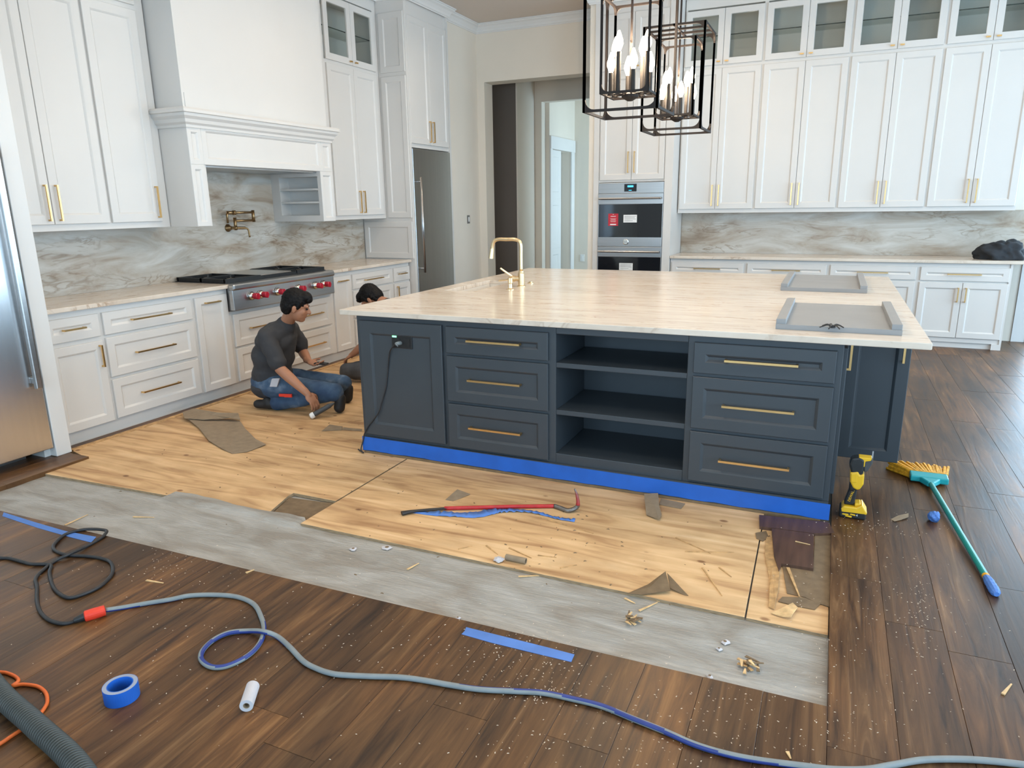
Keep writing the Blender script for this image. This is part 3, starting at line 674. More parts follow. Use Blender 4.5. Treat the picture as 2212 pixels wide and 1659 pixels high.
for a, b, nmn in ((HY0, HY0+LW, 'L'), (HY1-LWR, HY1, 'R')):
    bm = NB()
    if nmn == 'L': fbox(bm, FH, a, b, 1.397, 1.872, -.61, 0)
    else:   # leg with a spice niche on its inner side
        fbox(bm, FH, a+.135, b, 1.397, 1.872, -.61, 0); fbox(bm, FH, a, a+.135, 1.397, 1.455, -.61, 0); fbox(bm, FH, a, a+.135, 1.825, 1.872, -.61, 0)
        fbox(bm, FH, a, a+.135, 1.455, 1.825, -.61, -.505); fbox(bm, FH, a, a+.135, 1.455, 1.825, -.025, 0)
    lg = obj('leg', bm, 'cabinet_white', r)
    bm = NB(); shaker(bm, FH, a, b-(.0 if nmn == 'R' else .03), 1.397, 1.872, 0, .02, .035, .012); obj('leg_panel', bm, 'cabinet_white', lg)
    bm = NB(); shaker(bm, FH, a if nmn == 'L' else a+.03, b-(.03 if nmn == 'L' else 0), 1.872, 2.15, 0, .02, .035, .012); obj('corner_block', bm, 'cabinet_white', r)
    if nmn == 'R':
        for z in (1.572, 1.696):
            bm = NB(); fbox(bm, FH, a+.004, a+.135, z, z+.018, -.505, -.025); obj('spice_shelf', bm, 'cabinet_white', lg)
bm = NB(); fbox(bm, FH, HY0+LW, HY1-LWR, 1.858, 1.873, -.60, -.03); obj('vent_insert', bm, 'steel', r)

# ------------------------------------------------------------------ rangetop
r = thing('rangetop', 'stainless six-knob gas rangetop with black grates and centre griddle', 'cooktop', (-4.9, 5.12, .7))
RY0, RY1 = 4.442, 5.798
bm = NB(); box(bm, -5.235, -4.585, RY0+.001, RY1-.001, .688, .918); obj('body', bm, 'steel', r)
bm = NB(); hexa(bm, [(-4.585,RY0-.03,.700),(-4.535,RY0-.03,.700),(-4.535,RY1-.06,.700),(-4.585,RY1-.06,.700),(-4.585,RY0-.03,.872),(-4.545,RY0-.03,.872),(-4.545,RY1-.06,.872),(-4.585,RY1-.06,.872)]); obj('control_panel', bm, 'steel', r, bevel=.004)
bm = NB(); box(bm, -4.586, -4.518, RY0-.035, RY1-.055, .868, .922); obj('bullnose', bm, 'steel', r, bevel=.014)
for y in (4.615, 4.722, 4.935, 5.21, 5.455, 5.575):
    bm = NB(); lathe(bm, (-4.5375, y, .802), (1, 0, 0), [(.036, 0), (.036, .012), (.028, .02), (.024, .03)], 20); bz = obj('bezel', bm, 'chrome', r, smooth=True)
    bm = NB(); lathe(bm, (-4.508, y, .802), (1, 0, 0), [(.024, 0), (.026, .004), (.027, .045), (.022, .052)], 14)
    box(bm, -4.47, -4.452, y-.006, y+.006, .776, .828); obj('knob', bm, 'knob_red', bz)
def grate(y0, y1, r):
    bm = NB(); t = .012; z0, z1 = .935, .955; x0, x1 = -5.21, -4.66
    for x in (x0, (x0+x1)/2, x1): box(bm, x-t, x+t, y0, y1, z0-.012, z1)
    for y in (y0+t, y1-t): box(bm, x0, x1, y-t, y+t, z0-.012, z1)
    for yc in ((y0+y1)/2,):
        for xc in (x0+(x1-x0)*.27, x0+(x1-x0)*.76):
            for k in range(4):
                a = math.pi/4+k*math.pi/2; p = Vector((xc, yc, z1-.006)); e = p+Vector((math.cos(a)*.13, math.sin(a)*.12, 0)); s = p+Vector((math.cos(a)*.035, math.sin(a)*.035, 0)); cyl(bm, s, e, .007, n=6)
    g = obj('grate', bm, 'cast_iron', r)
    for xc in (x0+(x1-x0)*.27, x0+(x1-x0)*.76):
        bm = NB(); lathe(bm, (xc, (y0+y1)/2, .915), (0,0,1), [(.05, 0), (.05, .012), (.035, .015), (.035, .024), (.02, .026)], 18); obj('burner', bm, 'brass_old', g)
bm = NB(); box(bm, -5.225, -4.645, RY0, RY1-.04, .917, .924); obj('burner_tray', bm, 'cast_iron', r)
grate(4.455, 4.855, r); grate(5.345, 5.745, r)
bm = NB(); box(bm, -5.20, -4.70, 4.875, 5.325, .924, .951); obj('griddle', bm, 'steel', r, bevel=.006)
bm = NB(); box(bm, -5.22, -4.655, 4.86, 4.874, .924, .953); box(bm, -5.22, -4.655, 5.326, 5.34, .924, .953); box(bm, -4.70, -4.655, 4.874, 5.326, .924, .945); obj('griddle_frame', bm, 'cast_iron', r)

# pot filler
r = thing('pot_filler', 'aged brass folding pot filler tap on the stone behind the rangetop', 'tap', (-5.25, 5.17, 1.33))
FW = Fr((-5.25, 0, 0), (0,1,0), (1,0,0))
pf = lambda u, v, w: FW.P(u, v, w)
bm = NB(); lathe(bm, pf(5.13, 1.355, 0), (1,0,0), [(.036, 0), (.036, .008), (.022, .014), (.016, .05)], 18); cyl(bm, pf(5.13, 1.355, .03), pf(5.13, 1.355, .12), .014); obj('wall_flange', bm, 'brass_old', r, smooth=True)
bm = NB(); cyl(bm, pf(5.13, 1.335, .10), pf(5.13, 1.45, .10), .015); cyl(bm, pf(5.13, 1.42, .10), pf(5.37, 1.42, .10), .011); cyl(bm, pf(5.37, 1.405, .10), pf(5.37, 1.515, .10), .015); obj('lower_arm', bm, 'brass_old', r, smooth=True)
bm = NB(); cyl(bm, pf(5.13, 1.495, .10), pf(5.37, 1.495, .10), .011); cyl(bm, pf(5.13, 1.475, .10), pf(5.13, 1.515, .10), .017); cyl(bm, pf(5.13, 1.495, .10), pf(5.05, 1.495, .10), .016); tube(bm, [pf(5.055, 1.495, .10), pf(5.04, 1.48, .10), pf(5.04, 1.40, .10)], .010); obj('upper_arm', bm, 'brass_old', r, smooth=True)
bm = NB(); tube(bm, catmull([pf(5.13, 1.355, .11), pf(5.20, 1.352, .14), pf(5.235, 1.335, .15), pf(5.245, 1.265, .15)], 5), .009); cyl(bm, pf(5.13, 1.355, .10), pf(5.22, 1.352, .13), .013); obj('lever', bm, 'brass_old', r, smooth=True)

# wall switch box on the beige wall
bm = NB(); box(bm, -4.625, -4.612, 8.80, 8.87, 1.29, 1.40); s = tag(obj('switch_box', bm, 'switch_metal', bevel=.002), 'small metal switch box on the beige wall by the doorway', 'switch'); s['_o'] = (0,0,0)
bm = NB(); box(bm, -4.613, -4.606, 8.822, 8.848, 1.315, 1.375); obj('rocker', bm, 'label_white', s)

# ------------------------------------------------------------------ island
ISL = thing('kitchen_island', 'large dark grey kitchen island with gold-handled drawers and open shelves', 'kitchen island', (-1.29, 5.0, 0))
bm = NB()
IX0, IX1, IY1 = -2.67, .088, 6.48
fbox(bm, FI, IX0, -1.345, .0, .884, -.50, 0); fbox(bm, FI, -.628, IX1, .0, .884, -.50, 0)
fbox(bm, FI, -1.345, -.628, .0, .150, -.50, 0); fbox(bm, FI, -1.345, -.628, .842, .884, -.50, 0)
box(bm, IX0, IX1, 4.07, 4.55, 0, .884); box(bm, IX0, IX1, 5.45, IY1, 0, .884); box(bm, -2.36, IX1, 4.55, 5.45, 0, .884); box(bm, IX0, -2.36, 4.55, 5.45, 0, .66)
obj('body', bm, 'island_grey', ISL, bevel=.003)
IM = 'island_grey'
front(FI, ISL, 'end_panel', -2.640, -2.058, .115, .852, mat=IM, rail=.075)
V3 = ((.690,.848),(.398,.672),(.108,.380))
for a, b in V3: front(FI, ISL, 'drawer', -2.030, -1.387, a, b, (-1.713, (a+b)/2+.005, .335, False), mat=IM, rail=.058)
for a, b in V3: front(FI, ISL, 'drawer', -.596, .060, a, b, (-.272, (a+b)/2, .34, False), mat=IM, rail=.058)
for z in (.652, .380):
    bm = NB(); fbox(bm, FI, -1.345, -.628, z, z+.028, -.49, -.004); obj('shelf', bm, IM, ISL, bevel=.002)
# right end: a closed door and one standing open
FR_ = Fr((IX1, 0, 0), (0,1,0), (1,0,0))
d = front(FR_, ISL, 'door', 3.62, 4.05, .115, .852, mat=IM, rail=.06); handle(FR_, 4.0, .745, .16, True, d, 'brass')
FD = Fr((IX1+.01, 4.275, 0), (1,0,0), (0,-1,0))
d = front(FD, ISL, 'door', .02, .335, .10, .852, mat=IM, rail=.06); d['label'] = 'island end door standing open'
handle(FD, .30, .755, .16, True, d, 'brass')
bm = NB(); fbox(bm, FD, .205, .212, .105, .155, .0195, .0208); obj('scuff_mark', bm, 'scratch_white', d)
# power outlet in the island end panel
r = thing('power_outlet', 'black power outlet with green light on the grey island panel', 'outlet', (-2.336, 3.55, .74))
bm = NB(); fbox(bm, FI, -2.408, -2.264, .694, .776, .008, .016); obj('plate', bm, 'outlet_black', r, bevel=.003)
bm = NB(); fbox(bm, FI, -2.402, -2.372, .760, .770, .0155, .0175); obj('led', bm, 'led_green', r)
for u in (-2.37, -2.30):
    bm = NB(); fbox(bm, FI, u-.022, u+.022, .708, .755, .0155, .018); obj('socket', bm, 'outlet_black', r)
# power cord hanging from it
cp_ = [(855,743,.05),(846,752,.035),(841,765,.02),(838,800,.012),(834,835,.014),(824,870,.020),(818,890,.026),(806,908,.027),(795,922,.027),(787,938,.027)]
pts = [FI.P(0,0,0)*0 + ony(a, b, 3.57-w) for a, b, w in cp_]; pts += [onz(783, 944, .06), onz(779, 948, .0), onz(786, 953, -.006), onz(776, 944, -.006)]
pts[-4] = Vector((-2.66, 3.545, .08)); pts[-3] = Vector((-2.675, 3.53, .01)); pts[-2] = Vector((-2.65, 3.52, -.006)); pts[-1] = Vector((-2.72, 3.56, -.006))
bm = NB(); tube(bm, catmull(pts, 6), .0042, 7); r = tag(obj('hanging_cable', bm, 'cord_black', smooth=True), 'thin dark power cord hanging from the black island outlet', 'cord'); r['_o'] = (0,0,0)
bm = NB(); p0 = pts[0]; cyl(bm, p0+Vector((.01, .038, 0)), p0, .014, .010, 12); tube(bm, [p0, p0+Vector((.005,-.012,.004)), p0+Vector((.016,-.012,-.004)), p0+Vector((.016,-.004,-.014))], .004, 6); obj('plug', bm, 'cord_grey', r, smooth=True)

# worktop with sink cut-out
SX0, SX1, SY0, SY1 = -2.635, -2.40, 4.62, 5.40
bm = NB(); CX0, CX1, CY0, CY1, z0, z1 = -2.765, .436, 3.527, 6.575, .884, .915
def holed(bm, o, h, z0, z1):
    def rg(r_, z): return [bm.verts.new((r_[0], r_[2], z)), bm.verts.new((r_[1], r_[2], z)), bm.verts.new((r_[1], r_[3], z)), bm.verts.new((r_[0], r_[3], z))]
    a, b, c_, d_ = rg(o, z0), rg(o, z1), rg(h, z1), rg(h, z0)
    bridge(bm, a, b); bridge(bm, b, c_); bridge(bm, c_, d_); bridge(bm, d_, a)
holed(bm, (CX0, CX1, CY0, CY1), (SX0, SX1, SY0, SY1), z0, z1)
tag(obj('worktop', bm, 'counter_stone', bevel=.004), 'huge cream streaked stone worktop with sink cut-out on the grey island', 'worktop')
r = thing('sink', 'pale undermount sink below the brass tap in the island worktop', 'sink', (-2.455, 4.94, .68))
bm = NB(); holed(bm, (SX0-.02, SX1+.02, SY0-.02, SY1+.02), (SX0, SX1, SY0, SY1), .72, .8835); box(bm, SX0-.02, SX1+.02, SY0-.02, SY1+.02, .70, .72); obj('basin', bm, 'sink_white', r)
bm = NB(); lathe(bm, (-2.515, 5.0, .72), (0,0,1), [(.045, 0), (.045, .004), (.03, .006)], 18); obj('drain', bm, 'brass_champagne', r)
fx, fy = -2.188, 5.04
r = thing('kitchen_tap', 'champagne brass pull-down kitchen tap standing behind the island sink', 'tap', (fx, fy, .915))
bm = NB(); lathe(bm, (fx, fy, .915), (0,0,1), [(.034, 0), (.034, .006), (.026, .010), (.026, .10), (.022, .11), (.020, .12)], 20); cyl(bm, (fx, fy, .975), (fx-.065, fy-.02, .975), .019); obj('body', bm, 'brass_champagne', r, smooth=False)
bm = NB(); tube(bm, catmull([(fx,fy,1.03),(fx,fy,1.15),(fx,fy,1.225),(fx-.012,fy,1.257),(fx-.05,fy,1.272),(fx-.12,fy,1.272),(fx-.19,fy,1.272),(fx-.225,fy,1.258),(fx-.240,fy,1.225),(fx-.246,fy,1.19)], 6), .0135, 12); obj('spout', bm, 'brass_champagne', r, smooth=True)
bm = NB(); cyl(bm, (fx-.245,fy,1.20), (fx-.256,fy,1.125), .016, .020, 14); obj('spray_head', bm, 'brass_champagne', r)
bm = NB(); cyl(bm, (fx-.06,fy-.02,.985), (fx-.155,fy-.045,1.055), .009, .007, 10); cyl(bm, (fx-.045, fy-.014, .975), (fx-.08, fy-.025, .975), .024); obj('lever', bm, 'brass_champagne', r)
r = thing('soap_dispenser', 'small brass soap dispenser beside the island tap', 'soap dispenser', (-2.182, 4.818, .915))
bm = NB(); lathe(bm, (-2.182, 4.818, .915), (0,0,1), [(.028,0),(.028,.005),(.016,.010),(.014,.045),(.018,.05),(.018,.085),(.012,.09)], 16); obj('body', bm, 'brass_champagne', r)
bm = NB(); cyl(bm, (-2.182,4.818,.99), (-2.275,4.818,.978), .006, .005, 8); obj('nozzle', bm, 'brass_champagne', r)
bm = NB(); lathe(bm, (-2.206, 5.275, .915), (0,0,1), [(.026,0),(.026,.004),(.014,.006),(.014,.014)], 16); tag(obj('air_switch', bm, 'brass_champagne'), 'low round brass button beyond the island tap', 'button')

# blue masking tape along the island foot
FTp = Fr((0, 3.548, 0), (1,0,0), (0,-1,0))
bm = NB(); n = 60; top = []; bot = []
for i in range(n+1):
    u = -2.672+(2.770)*i/n
    top.append(bm.verts.new((u, 3.5475, .094-.008*i/n))); bot.append(bm.verts.new((u, 3.5465, .001+random.uniform(0, .006))))
for i in range(n): bm.faces.new((bot[i], bot[i+1], top[i+1], top[i]))
o = obj('masking_tape', bm, 'tape_blue', recalc=False)
sd = o.modifiers.new('solid', 'SOLIDIFY'); sd.thickness = .0015
bm = NB(); box(bm, IX0, IX1, 3.549, 3.569, .0, .095); obj('toe_kick', bm, IM, ISL)
tag(o, 'wide bright blue masking tape along the foot of the island', 'tape')
bm = NB(); prism(bm, [(-2.66,3.545),(.06,3.545),(.06,3.60),(-2.66,3.60)], -.034, .0); tag(obj('cut_board_edge', bm, 'felt_paper'), 'ragged dusty edge of cut boards under the blue tape', 'board edge')
# grey pull-out trays lying on the worktop
def tray(x0, x1, y0, y1, label, lip):
    r = thing('pull_out_tray', label, 'tray', ((x0+x1)/2, (y0+y1)/2, .915))
    bm = NB(); box(bm, x0+.02, x1-.02, y0, y1, .9155, .938); obj('board', bm, 'shelf_grey', r, bevel=.002)
    for a in (x0, x1-.045): bm = NB(); box(bm, a, a+.045, y0, y1, .9155, .965); obj('rail', bm, 'shelf_grey', r, bevel=.002)
    bm = NB(); box(bm, x0, x1, y0-.012, y0, .9155, .94); obj('front_edge', bm, 'shelf_grey', r)
    return r
tray(-.227, .327, 3.695, 4.55, 'grey painted pull-out tray with side rails near the worktop front edge, hinge bits on it', 1)
tray(-.316, .235, 5.355, 6.35, 'grey painted pull-out tray with side rails on the far part of the island worktop', 1)
c = onz(1798, 707, .94); r = thing('black_clip', 'small spidery black clip lying on the near grey tray', 'clip', (c.x, c.y, .938))
bm = NB()
for a in range(7):
    t = a*.9; tube(bm, catmull([(c.x, c.y, .943), (c.x+math.cos(t)*.025, c.y+math.sin(t)*.03, .952), (c.x+math.cos(t)*(.05+.012*(a % 3)), c.y+math.sin(t)*.06, .941)], 3), .003, 5)
lathe(bm, (c.x, c.y, .938), (0,0,1), [(.014,0),(.014,.012),(.006,.014)], 10); obj('body', bm, 'outlet_black', r)

# dark jacket on the back worktop
bm = NB(); bmesh.ops.create_icosphere(bm, subdivisions=5, radius=1)
for v in bm.verts:
    p = v.co.copy(); d = mnoise.noise(p*1.6)*.22+mnoise.noise(p*4+Vector((3,1,0)))*.09+mnoise.noise(p*9)*.035
    rid = .05*math.sin(p.x*6+p.y*5+4*mnoise.noise(p*2)); q = p*(1+d+rid)
    hgt = .145 if p.x < .1 else .165
    v.co = Vector((1.59+q.x*.225, 8.80+q.y*.16, .9152+max(0, q.z*hgt+.035)))
tag(obj('jacket', bm, 'jacket', smooth=True), 'crumpled dark jacket heaped at the end of the back worktop', 'jacket')

# ------------------------------------------------------------------ ceiling lights and pendants
WARM = (1.0, .80, .58)
DLP = 10
for i, (x, y) in enumerate([(-3.2, 1.2), (-3.2, 3.3), (-3.2, 5.2), (-3.2, 7.1), (-1.2, 1.5), (-1.2, 3.0), (-1.2, 7.6), (1.1, 1.5), (1.1, 4.4), (1.1, 7.3), (3.0, 5.0), (3.0, 2.0)]):
    r = thing('ceiling_light', 'round recessed ceiling downlight with white trim', 'ceiling light', (x, y, CEIL), 'recessed downlights in the ceiling')
    bm = NB(); lathe(bm, (x, y, CEIL+.001), (0,0,-1), [(.10, 0), (.10, .008), (.078, .012), (.074, .004)], 24); obj('trim_ring', bm, 'trim_white', r)
    bm = NB(); lathe(bm, (x, y, CEIL-.004), (0,0,-1), [(.072, 0), (.072, .003), (.05, .006)], 24); obj('lens', bm, 'downlight_lit', r)
    l = bpy.data.lights.new('downlight', 'AREA'); l.shape = 'DISK'; l.size = .14; l.energy = DLP; l.color = (1.0, .84, .66); l.spread = math.radians(150)
    lo = bpy.data.objects.new('downlight_%d_offscreen' % (i+1), l); COL.objects.link(lo); lo.parent = r; lo.location = (0, 0, -.02)
def frame_face(bm, f, u0, u1, v0, v1, t, R, w0, w1):
    n = 6
    cs = [((u0, v0), (u0+t+R, v0+t+R), math.pi), ((u1, v0), (u1-t-R, v0+t+R), 1.5*math.pi), ((u1, v1), (u1-t-R, v1-t-R), 0), ((u0, v1), (u0+t+R, v1-t-R), .5*math.pi)]
    L = {}
    for w in (w0, w1):
        oc = [bm.verts.new(f.P(c[0][0], c[0][1], w)) for c in cs]
        arcs = [[bm.verts.new(f.P(c[1][0]+math.cos(c[2]+math.pi/2*k/n)*R, c[1][1]+math.sin(c[2]+math.pi/2*k/n)*R, w)) for k in range(n+1)] for c in cs]
        for i in range(4):
            for k in range(n): bm.faces.new((oc[i], arcs[i][k], arcs[i][k+1]))
            j = (i+1) % 4; bm.faces.new((oc[i], arcs[i][n], arcs[j][0], oc[j]))
        L[w] = (oc, sum(arcs, []))
    bridge(bm, L[w0][0], L[w1][0]); bridge(bm, L[w0][1], L[w1][1])
def pendant(cx, cy, zb, label, power):
    S, H = .222, .71; t = .0145
    r = thing('pendant_lantern', label, 'pendant light', (cx, cy, zb), 'black lantern pendants over the island')
    def cage(h, z0, z1, t, R, nm):
        fs = [Fr((cx, cy-h, 0), (1,0,0), (0,-1,0)), Fr((cx, cy+h, 0), (-1,0,0), (0,1,0)), Fr((cx-h, cy, 0), (0,-1,0), (-1,0,0)), Fr((cx+h, cy, 0), (0,1,0), (1,0,0))]
        bm = NB()
        for f in fs: frame_face(bm, f, -h, h, z0, z1, t, R, -t, 0)
        return obj(nm, bm, 'black_iron', r)
    oc = cage(S, zb, zb+H, t, .055, 'outer_frame')
    ic = cage(.145, zb+.105, zb+H-.075, t*.85, .04, 'inner_frame')
    bm = NB(); z = zb+H-t
    for u in (-.07, .07): box(bm, cx-S, cx+S, cy+u-.006, cy+u+.006, z, z+t)
    box(bm, cx-.006, cx+.006, cy-S, cy+S, z, z+t)
    for u in (-.145, .145): box(bm, cx+u-.005, cx+u+.005, cy-.145, cy+.145, zb+H-.082, zb+H-.072)
    obj('top_bars', bm, 'black_iron', r)
    bm = NB(); cyl(bm, (cx, cy, zb+.10), (cx, cy, CEIL-.02), .007, n=10); lathe(bm, (cx, cy, CEIL), (0,0,-1), [(.065,0),(.065,.018),(.02,.03)], 20); obj('stem', bm, 'black_iron', r)
    bm = NB(); lathe(bm, (cx, cy, zb+.095), (0,0,1), [(.015,-.02),(.05,0),(.05,.015),(.02,.03)], 16)
    for k in range(8):
        a = math.radians(22.5+45*k); cyl(bm, (cx, cy, zb+.115), (cx+math.cos(a)*.115, cy+math.sin(a)*.115, zb+.115), .005, n=6)
    obj('hub', bm, 'black_iron', r)
    for k in range(8):
        a = math.radians(22.5+45*k); x, y = cx+math.cos(a)*.115, cy+math.sin(a)*.115
        hk_ = .225 if k % 2 else .125
        bm = NB(); lathe(bm, (x, y, zb+.108), (0,0,1), [(.019,0),(.019,.008),(.0135,.010),(.0135,hk_)], 12); c = obj('candle_sleeve', bm, 'candle_black', r)
        bm = NB(); lathe(bm, (x, y, zb+.108+hk_), (0,0,1), [(.010,0),(.014,.012),(.024,.038),(.024,.056),(.015,.085),(.005,.112)], 12); obj('bulb', bm, 'bulb_lit', c, smooth=True)
    l = bpy.data.lights.new('pendant_glow', 'POINT'); l.energy = power; l.color = WARM; l.shadow_soft_size = .10
    lo = bpy.data.objects.new('pendant_glow', l); COL.objects.link(lo); lo.parent = r; lo.location = (0, 0, .40)
pendant(-1.185, 4.385, 2.045, 'black double-cage lantern pendant hanging over the near half of the island', 60)
pendant(-1.165, 5.665, 2.045, 'black double-cage lantern pendant hanging over the far half of the island', 60)

# ------------------------------------------------------------------ things on the floor
def flpath(pts, z): return [onz(p[0], p[1], p[2] if len(p) > 2 else z) for p in pts]
def cordthing(name, label, pts, r, mat, z, cat='cord', stripe=None, n=8):
    bm = NB(); tube(bm, catmull(flpath(pts, z), 7), r, n, stripe=stripe)
    o = tag(obj(name, bm, mat, smooth=True), label, cat); o['_o'] = (0,0,0); return o
BL = [(-60,1200),(0,1205),(20,1206),(43,1212),(67,1218),(108,1220),(107,1235),(109,1250),(117,1271),(134,1286),(154,1291),(187,1281),(217,1266),(239,1245),(244,1228),(237,1213),(214,1205),(181,1201),(147,1199),(124,1192),(115,1182),(124,1168),(144,1153),(174,1145),(201,1143),(229,1146),(226,1155),(217,1163),(191,1178),(150,1197,.016),(120,1211),(94,1231),(77,1250),(80,1268),(80,1298),(87,1321),(104,1338),(127,1346),(147,1346),(166,1340)]
cordthing('black_cable', 'black cable lying in loose loops on the hardwood, plugged into an orange connector', BL, .0075, 'cord_black', .0075)
bm = NB(); a, b, c_ = onz(160, 1341, .012), onz(185, 1331, .017), onz(228, 1318, .02)
cyl(bm, a, b, .010, .016, 14); r = tag(obj('plug', bm, 'tool_black', smooth=False), 'black plug pushed into the orange-red connector', 'plug')
bm = NB(); d = (c_-b).normalized(); lathe(bm, b-d*.004, d, [(.017,0),(.021,.003),(.022,.03),(.020,.07),(.019,(c_-b).length),(.008,(c_-b).length+.004)], 18); tag(obj('cable_connector', bm, 'plug_red', smooth=False), 'orange-red cable connector joining black and grey cables', 'connector')
GR = [(228,1318,.018),(267,1312),(318,1303),(368,1295),(411,1286.5),(468,1285),(515,1290),(549,1306),(565,1335),(570,1358),(565,1382),(549,1405),(522,1425),(485,1440),(455,1440),(435,1425),(438,1405),(462,1382),(495,1367),(535,1363),(570,1364.5,.026),(599,1375),(626,1398),(656,1429),(686,1445),(713,1454),(740,1458),(802,1461),(863,1463),(912,1469),(974,1480),(1036,1489),(1110,1493),(1171,1496.5),(1233,1509),(1301,1526),(1368,1553),(1436,1580),(1503,1609),(1571,1629),(1638,1642),(1739,1655),(1800,1662),(1870,1662),(1930,1652),(2000,1641),(2100,1641),(2212,1652),(2290,1668)]
cordthing('grey_cable', 'flat grey and blue air cable winding across the brown hardwood', GR, .0092, ['cord_grey', 'cord_blue'], .0092, stripe=lambda i, k: (k - int(i*.085)) % 12 in (0, 1, 2), n=12)
OR = [(-60,1450),(0,1452),(17,1454.6),(35,1463),(39,1472),(28,1481),(50,1478.5),(81,1483),(98,1496),(102,1514),(97,1528),(80,1550),(56,1570),(24,1591),(0,1607),(-60,1640)]
cordthing('orange_cable', 'orange cable looping under the ribbed grey hose', OR, .006, 'cord_orange', .006)
# ribbed hose
hp = catmull([Vector((-2.75,1.22,.035)), Vector((-2.33,1.10,.036)), Vector((-2.05,1.045,.036)), Vector((-1.77,.985,.036)), Vector((-1.45,.86,.036)), Vector((-1.1,.70,.035))], 330)
bm = NB(); acc = 0; rad = []
for i, p in enumerate(hp):
    if i: acc += (p-hp[i-1]).length
    rad.append(.0285+.0045*math.sin(acc/.0118*2*math.pi))
tube(bm, hp, .03, 20, radii=rad, stripe=lambda i, k: rad[i] < .0272); tag(obj('vacuum_hose', bm, ['hose_grey', 'tool_black'], smooth=True), 'thick ribbed grey vacuum hose lying over the orange cable', 'hose')
# tape roll, white roll
c = onz(243, 1522, .0); r = thing('tape_roll', 'roll of bright blue masking tape lying on the hardwood', 'tape roll', (c.x, c.y, 0))
r.location = (c.x, c.y, 0); c.y += .035
bm = NB()
def ringlathe(bm, base, prof, n=40, axis=(0,0,1)):
    base = Vector(base); d = Vector(axis).normalized(); a = d.orthogonal().normalized(); b = d.cross(a); rs = []
    for rr, h in prof: rs.append([bm.verts.new(base+d*h+(a*math.cos(t)+b*math.sin(t))*rr) for t in [2*math.pi*i/n for i in range(n)]])
    for i in range(len(rs)): bridge(bm, rs[i], rs[(i+1) % len(rs)])
RO = .052
ringlathe(bm, (c.x, c.y, .0005), [(RO-.013,0),(RO,0),(RO,.05),(RO-.013,.05)]); obj('tape', bm, 'tape_blue', r)
bm = NB(); ringlathe(bm, (c.x, c.y, .0005), [(RO-.016,0),(RO-.013,0),(RO-.013,.0502),(RO-.016,.0502)]); obj('core', bm, 'tape_blue', r)
bm = NB(); ringlathe(bm, (c.x, c.y, .0502), [(RO-.013,0),(RO-.001,0),(RO-.001,.0006),(RO-.013,.0006)]); obj('edge', bm, 'tape_core', r)
a, b = onz(532, 1525, .022), onz(543, 1492, .022); d = (b-a); d.z = 0; d.normalize()
r = thing('paper_roll', 'small white paper roll lying on its side on the hardwood', 'paper roll', (a.x, a.y, 0))
bm = NB(); ringlathe(bm, a, [(.0105,0),(.021,0),(.021,.095),(.0105,.095)], 28, d); obj('paper', bm, 'paper_white', r)
bm = NB(); ringlathe(bm, a+d*.001, [(.0085,0),(.0105,0),(.0105,.093),(.0085,.093)], 28, d); obj('core', bm, 'cardboard_grey', r)
# blue tape strips on the hardwood
def strip(pts, label, mat='tape_blue_pale', z=.0008, name='tape_strip', cat='tape', th=.0008):
    q = from_px(pts, z); bm = NB(); prism(bm, q, z-.0004, z+th); return tag(obj(name, bm, mat), label, cat)
strip([(1007,1355),(1100,1378),(1180,1398),(1241,1414),(1234,1430),(1150,1410),(1060,1388),(997,1370),(1004,1363)], 'strip of blue tape on the hardwood in front of the crowbar')
strip([(8,1107),(75,1128),(140,1147),(208,1160),(197,1172),(150,1160),(80,1140),(5,1115)], 'strip of blue tape on the hardwood beside the black cable')

# crowbar
r = thing('crowbar', 'red crowbar with black claw ends lying on the bare plywood', 'crowbar', (-1.5, 2.95, -.015))
zc = -.015+.011
def cb(px, py, dz=0): return onz(px, py, zc+dz)
bm = NB(); tube(bm, catmull([cb(960,1098), cb(1040,1096), cb(1120,1094), cb(1200,1093)], 6), .0105, 8); obj('shaft', bm, 'crowbar_red', r, smooth=True)
bm = NB(); pp = catmull([cb(868,1109), cb(885,1105.5), cb(915,1102), cb(965,1098)], 5); tube(bm, pp, .01, 8, radii=[.017-.007*min(1, i/8) for i in range(len(pp))], flat=.65); obj('chisel_end', bm, 'crowbar_black', r)
bm = NB(); e = cb(1198,1093); e2 = cb(1236,1101); tp = onz(1239,1066,zc); base = e2
hk = catmull([e, cb(1212,1098), cb(1228,1103), e2+Vector((.02,.01,.012)), e2+Vector((.027,.012,.04)), e2+Vector((.020,.010,.085)), e2+Vector((.010,.006,.115))], 5)
tube(bm, hk, .01, 8, radii=[.012 if i < len(hk)*.55 else .012-.009*(i-len(hk)*.55)/(len(hk)*.45) for i in range(len(hk))]); obj('hook', bm, 'crowbar_bare', r, smooth=True)
bm = NB(); tube(bm, hk[len(hk)*6//10:], .01, 8, radii=[.0118*(1-.75*i/(len(hk)*.4)) for i in range(len(hk[len(hk)*6//10:]))]); obj('claw', bm, 'crowbar_red', r, smooth=True)
